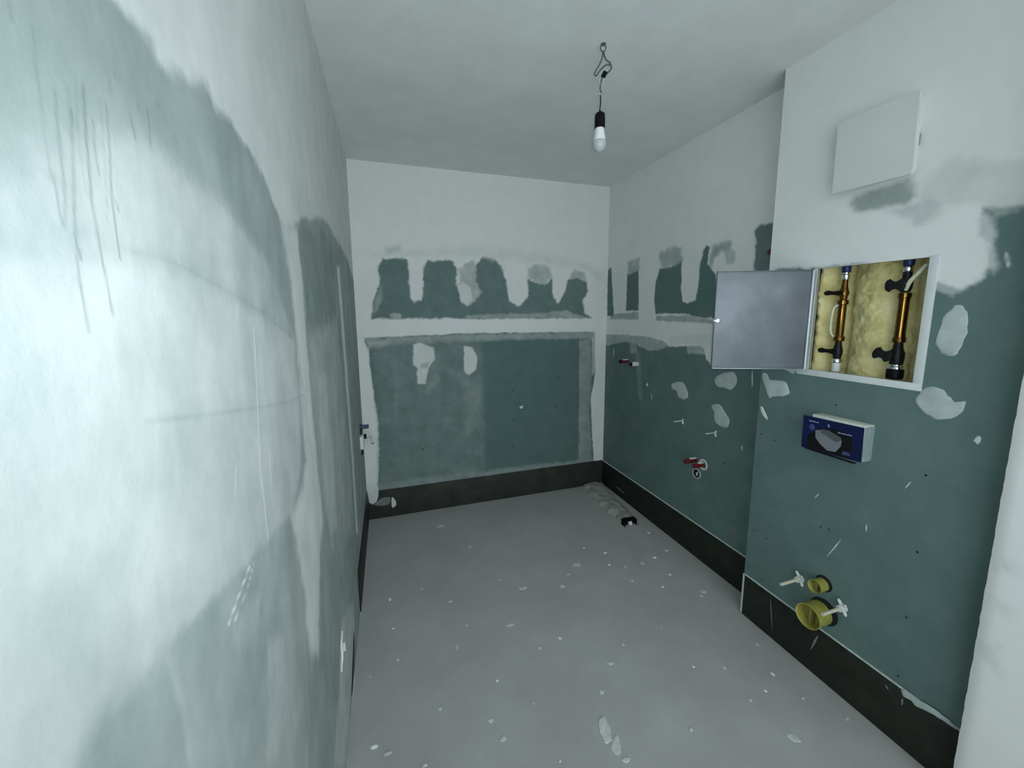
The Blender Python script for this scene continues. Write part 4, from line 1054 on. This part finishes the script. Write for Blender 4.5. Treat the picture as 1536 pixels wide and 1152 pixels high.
def mount_rod(label, wallx, P, L, r, big, grp, mat='cream_plastic'):
    y, z = P
    t = thing('mounting_rod', label, 'mounting rod', (wallx, y, z), grp)
    tube('rod', [(wallx + 0.01, y, z), (wallx - L, y, z)], r, mat, t, 10)
    if big:
        lathe('sleeve', (wallx + 0.002, y, z), (-1, 0, 0), [(0, 0), (0, 0.016), (0.006, 0.016), (0.008, 0.013), (0.026, 0.012), (0.026, 0)], 'white_plastic', t, 16)
        for dy, dz, l in ((-0.012, 0.018, 0.016), (0.010, 0.026, 0.014), (-0.016, -0.016, 0.012)):
            bm = bmesh.new()
            a = Vector((wallx - 0.006, y + dy * 0.3, z + dz * 0.3))
            b = Vector((wallx - 0.012, y + dy, z + dz))
            add_tube(bm, [a, a.lerp(b, 0.5), b, b + (b - a).normalized() * 0.006], [0.005, 0.006, 0.006, 0.003], 8)
            bm_obj('sleeve_wing', bm, 'white_plastic', t)
    else:
        for dy, dz in ((-0.010, 0.012), (-0.012, -0.020)):
            bm = bmesh.new()
            a = Vector((wallx - 0.002, y + dy * 0.1, z + dz * 0.15))
            b = Vector((wallx - 0.006, y + dy, z + dz))
            add_tube(bm, [a, a.lerp(b, 0.5), b], [0.004, 0.0065, 0.004], 8)
            bm_obj('sleeve_wing', bm, 'white_plastic', t)
    return t
mount_rod('cream mounting rod with white sleeve beside the small yellow plug', W2, [(1.074, 0.369)][0], 0.115, 0.0062, True, 'toilet mounting rods')
mount_rod('cream mounting rod with white sleeve above the large yellow plug', W2, [(0.908, 0.363)][0], 0.115, 0.0062, True, 'toilet mounting rods')
mount_rod('thin white washbasin rod further from the hatch door', W, [(1.954, 0.821)][0], 0.070, 0.0032, False, 'washbasin mounting rods', 'patch_white')
mount_rod('thin white washbasin rod closer to the hatch door', W, [(1.693, 0.820)][0], 0.070, 0.0032, False, 'washbasin mounting rods', 'patch_white')

# ================================================================== WATER OUTLETS ON THE SET BACK WALL
def outlet(label, P, L, r, body, collar, end, grp, rosette=None):
    y, z = P
    t = thing('pipe_plug', label, 'pipe plug', (W, y, z), grp)
    lathe('plug_body', (W + 0.006, y, z), (-1, 0, 0), [(0, 0), (0, r), (L - 0.004, r), (L, r * 0.85), (L + 0.001, 0)], body, t, 16)
    lathe('plug_end', (W + 0.006 - L + 0.012, y, z), (-1, 0, 0), [(0, r * 1.04), (0.010, r * 1.05), (0.013, r * 0.9), (0.013, 0)], end, t, 16)
    box('plug_tab', (W - L * 0.55, y - 0.006, z + r * 0.8), (W - 0.002, y + 0.006, z + r * 1.35), collar, t, 0.001)
    if rosette:
        lathe('rosette', (W, y, z), (-1, 0, 0), [(-0.002, rosette * 0.6), (0.004, rosette * 0.72), (0.006, rosette * 0.9), (0.004, rosette), (-0.002, rosette)], 'white_plastic', t, 24)
    return t
G1, G2 = 'shower outlets near the back corner', 'washbasin outlets'
outlet('short dark red pipe plug on the wall near the back corner', [(2.568, 1.130)][0], 0.080, 0.013, 'red', 'white_plastic', 'black', G1)
outlet('short white and black pipe plug on the wall near the back corner', [(2.440, 1.124)][0], 0.074, 0.013, 'white_plastic', 'white_plastic', 'black', G1)
outlet('red pipe plug with white tab below the washbasin rods', [(1.824, 0.608)][0], 0.088, 0.0135, 'red', 'white_plastic', 'red', G2)
outlet('red pipe plug with white round rosette below the washbasin rods', [(1.765, 0.601)][0], 0.075, 0.0135, 'red', 'white_plastic', 'red', G2, 0.033)
outlet('small dark red stub in the wall corner above the hatch door', (1.438, 1.782), 0.020, 0.011, 'red', 'red', 'red', None)

def waste():
    y, z = [(1.812, 0.527)][0]
    t = thing('waste_outlet', 'dark drain opening with a pale ring below the red plugs', 'drain', (W, y, z))
    lathe('ring', (W, y, z), (-1, 0, 0), [(-0.002, 0.026), (0.004, 0.027), (0.005, 0.031), (0.003, 0.033), (-0.002, 0.033)], 'patch', t, 24)
    lathe('opening', (W - 0.0014, y, z), (1, 0, 0), [(0, 0), (0, 0.027), (0.003, 0.027), (0.003, 0)], 'hole', t, 24)
    bm = bmesh.new()
    add_tube(bm, [(W - 0.002, y - 0.010, z + 0.012), (W - 0.006, y - 0.004, z + 0.002), (W - 0.004, y - 0.012, z - 0.010)], [0.003, 0.005, 0.003], 6)
    bm_obj('wrapping_scrap', bm, 'patch_white', t)
waste()

# ================================================================== LEFT WALL FITTINGS
def corner_fittings():
    t = thing('pipe_stub', 'blue-grey capped pipe stub on the left wall near the back corner', 'pipe stub', (0, 2.665, 0.77))
    lathe('stub_body', (-0.002, 2.665, 0.770), (1, 0, 0), [(0, 0), (0, 0.016), (0.020, 0.016), (0.020, 0.0135), (0.054, 0.0135), (0.056, 0.011), (0.056, 0)], 'blue_grey', t, 16)
    lathe('stub_collar', (-0.001, 2.665, 0.770), (1, 0, 0), [(0, 0.022), (0.006, 0.022), (0.007, 0.016)], 'blue_tape', t, 16)
    tube('cable_end', [(0.006, 2.655, 0.756), (0.008, 2.640, 0.742), (0.004, 2.632, 0.728)], 0.004, 'black', t, 8, n=4)
    t = thing('angle_valve', 'white angled pipe with a black collar on the left wall in the corner', 'valve', (0, 2.80, 0.66))
    lathe('collar', (-0.002, 2.80, 0.664), (1, 0, 0), [(0, 0), (0, 0.012), (0.012, 0.012), (0.012, 0.0165), (0.030, 0.0165), (0.030, 0)], 'black', t, 16)
    tube('elbow', [(0.026, 2.80, 0.666), (0.045, 2.80, 0.666), (0.058, 2.80, 0.664), (0.064, 2.80, 0.656), (0.065, 2.80, 0.640), (0.065, 2.80, 0.612)], 0.0085, 'white_plastic', t, 12, n=4)
    lathe('elbow_lip', (0.065, 2.80, 0.613), (0, 0, -1), [(0, 0.0105), (0.006, 0.0105), (0.007, 0.006), (0.002, 0.005), (0.002, 0)], 'wire', t, 14)
    t = thing('cable_box', 'white upright plastic cover on the left wall beneath the blue stub', 'cover', (0, 2.62, 0.63))
    box('cover', (-0.002, 2.585, 0.640), (0.022, 2.650, 0.728), 'white_plastic', t, 0.007)
    tube('cable', [(0.010, 2.62, 0.642), (0.011, 2.615, 0.622), (0.008, 2.61, 0.600)], 0.005, 'black', t, 8, n=4)
    tube('cable', [(0.014, 2.625, 0.642), (0.016, 2.622, 0.630), (0.015, 2.62, 0.618)], 0.0022, 'white_plastic', t, 6, n=4)
corner_fittings()

def socket_lid():
    t = thing('socket_cover', 'thin white socket lid standing proud low on the left wall', 'socket cover', (0, 1.30, 0.33))
    bm = bmesh.new()
    pts = [(0.004, 1.330, 0.418), (0.006, 1.290, 0.410), (0.010, 1.258, 0.385), (0.006, 1.256, 0.355), (0.004, 1.262, 0.328)]
    pts = spline(pts, 5)
    f, k = [], []
    for p in pts:
        for lst, dx in ((f, 0.003), (k, -0.003)):
            lst.append([bm.verts.new(p + Vector((dx, 0, 0))), bm.verts.new(p + Vector((dx, 0.0045, 0.001)))])
    for i in range(len(pts) - 1):
        for a, b in ((f[i][0], f[i + 1][0]),):
            pass
        bm.faces.new((f[i][0], f[i + 1][0], f[i + 1][1], f[i][1]))
        bm.faces.new((k[i][0], k[i][1], k[i + 1][1], k[i + 1][0]))
        bm.faces.new((f[i][0], k[i][0], k[i + 1][0], f[i + 1][0]))
        bm.faces.new((f[i][1], f[i + 1][1], k[i + 1][1], k[i][1]))
    bm.faces.new((f[0][0], f[0][1], k[0][1], k[0][0]))
    bm.faces.new((f[-1][0], k[-1][0], k[-1][1], f[-1][1]))
    bm_obj('rim', bm, 'white_plastic', t)
    lathe('box_ring', (0.0, 1.312, 0.365), (1, 0, 0), [(-0.004, 0.040), (0.003, 0.040), (0.003, 0.034), (-0.004, 0.034)], 'patch', t, 24)
    lathe('socket_box', (0.0022, 1.312, 0.365), (-1, 0, 0), [(0, 0), (0, 0.035), (0.004, 0.035), (0.004, 0)], 'hole', t, 24)
    box('tab', (0.0, 1.338, 0.335), (0.010, 1.346, 0.365), 'white_plastic', t, 0.001)
socket_lid()
# dark bare piece of strip further along the left wall
flat_patch('bare_strip', wall_left, [(1.47, 0.02), (1.50, 0.02), (1.60, 0.05), (1.66, 0.135), (1.60, 0.12), (1.52, 0.07), (1.47, 0.03)], toL, 'membrane', h=0.002)

# ================================================================== MORTAR-COVERED DUCT ON THE FLOOR
def duct():
    t = thing('floor_duct', 'low mortar-covered duct on the floor along the right wall with an open black end', 'duct', (1.78, 2.22, 0))
    n, m = 60, 16
    ys = np.linspace(2.235, D - T - 0.002, n)
    bm = bmesh.new()
    rows = []
    for i, y in enumerate(ys):
        k = i / (n - 1)
        xl = 1.722 + 0.028 * k + 0.030 * (float(fbm(np.array(y), np.array(0.2), 16, 31)) - 0.5) * 2
        xr = 1.850 + 0.097 * k
        row = []
        for j in range(m):
            s = j / (m - 1)
            x = xl + (xr - xl) * s
            prof = min(1, s / 0.20) ** 0.6 * (1 - 0.55 * max(0, (s - 0.72) / 0.28) ** 1.2)
            z = (0.034 - 0.012 * k) * prof + 0.020 * (float(fbm(np.array(x), np.array(y), 30, 33)) - 0.5) * prof
            row.append(bm.verts.new((x, y, max(z, -0.001) if j not in (0,) else -0.002)))
        rows.append(row)
    for A, B in zip(rows, rows[1:]):
        for j in range(m - 1):
            bm.faces.new((A[j], A[j + 1], B[j + 1], B[j]))
    for row in (rows[0], rows[-1]):
        a = bm.verts.new((row[0].co.x, row[0].co.y, -0.003))
        b = bm.verts.new((row[-1].co.x, row[-1].co.y, -0.003))
        bm.faces.new([a, b] + row[::-1])
    bm_obj('mortar', bm, 'duct_mortar', t, True, 60)
    bm = bmesh.new()
    for lo_, hi_ in (((1.728, 2.205, 0.0), (1.733, 2.25, 0.042)), ((1.823, 2.205, 0.0), (1.828, 2.25, 0.042)), ((1.728, 2.205, 0.038), (1.828, 2.25, 0.043)), ((1.728, 2.228, 0.0), (1.828, 2.236, 0.040))):
        add_box(bm, lo_, hi_)
    bm_obj('duct_end', bm, 'black', t, False)
    lathe('pipe_plug', (1.783, 2.2275, 0.014), (0, -1, 0), [(0, 0), (0, 0.015), (0.012, 0.015), (0.015, 0.012), (0.015, 0)], 'splash', t, 14)
duct()
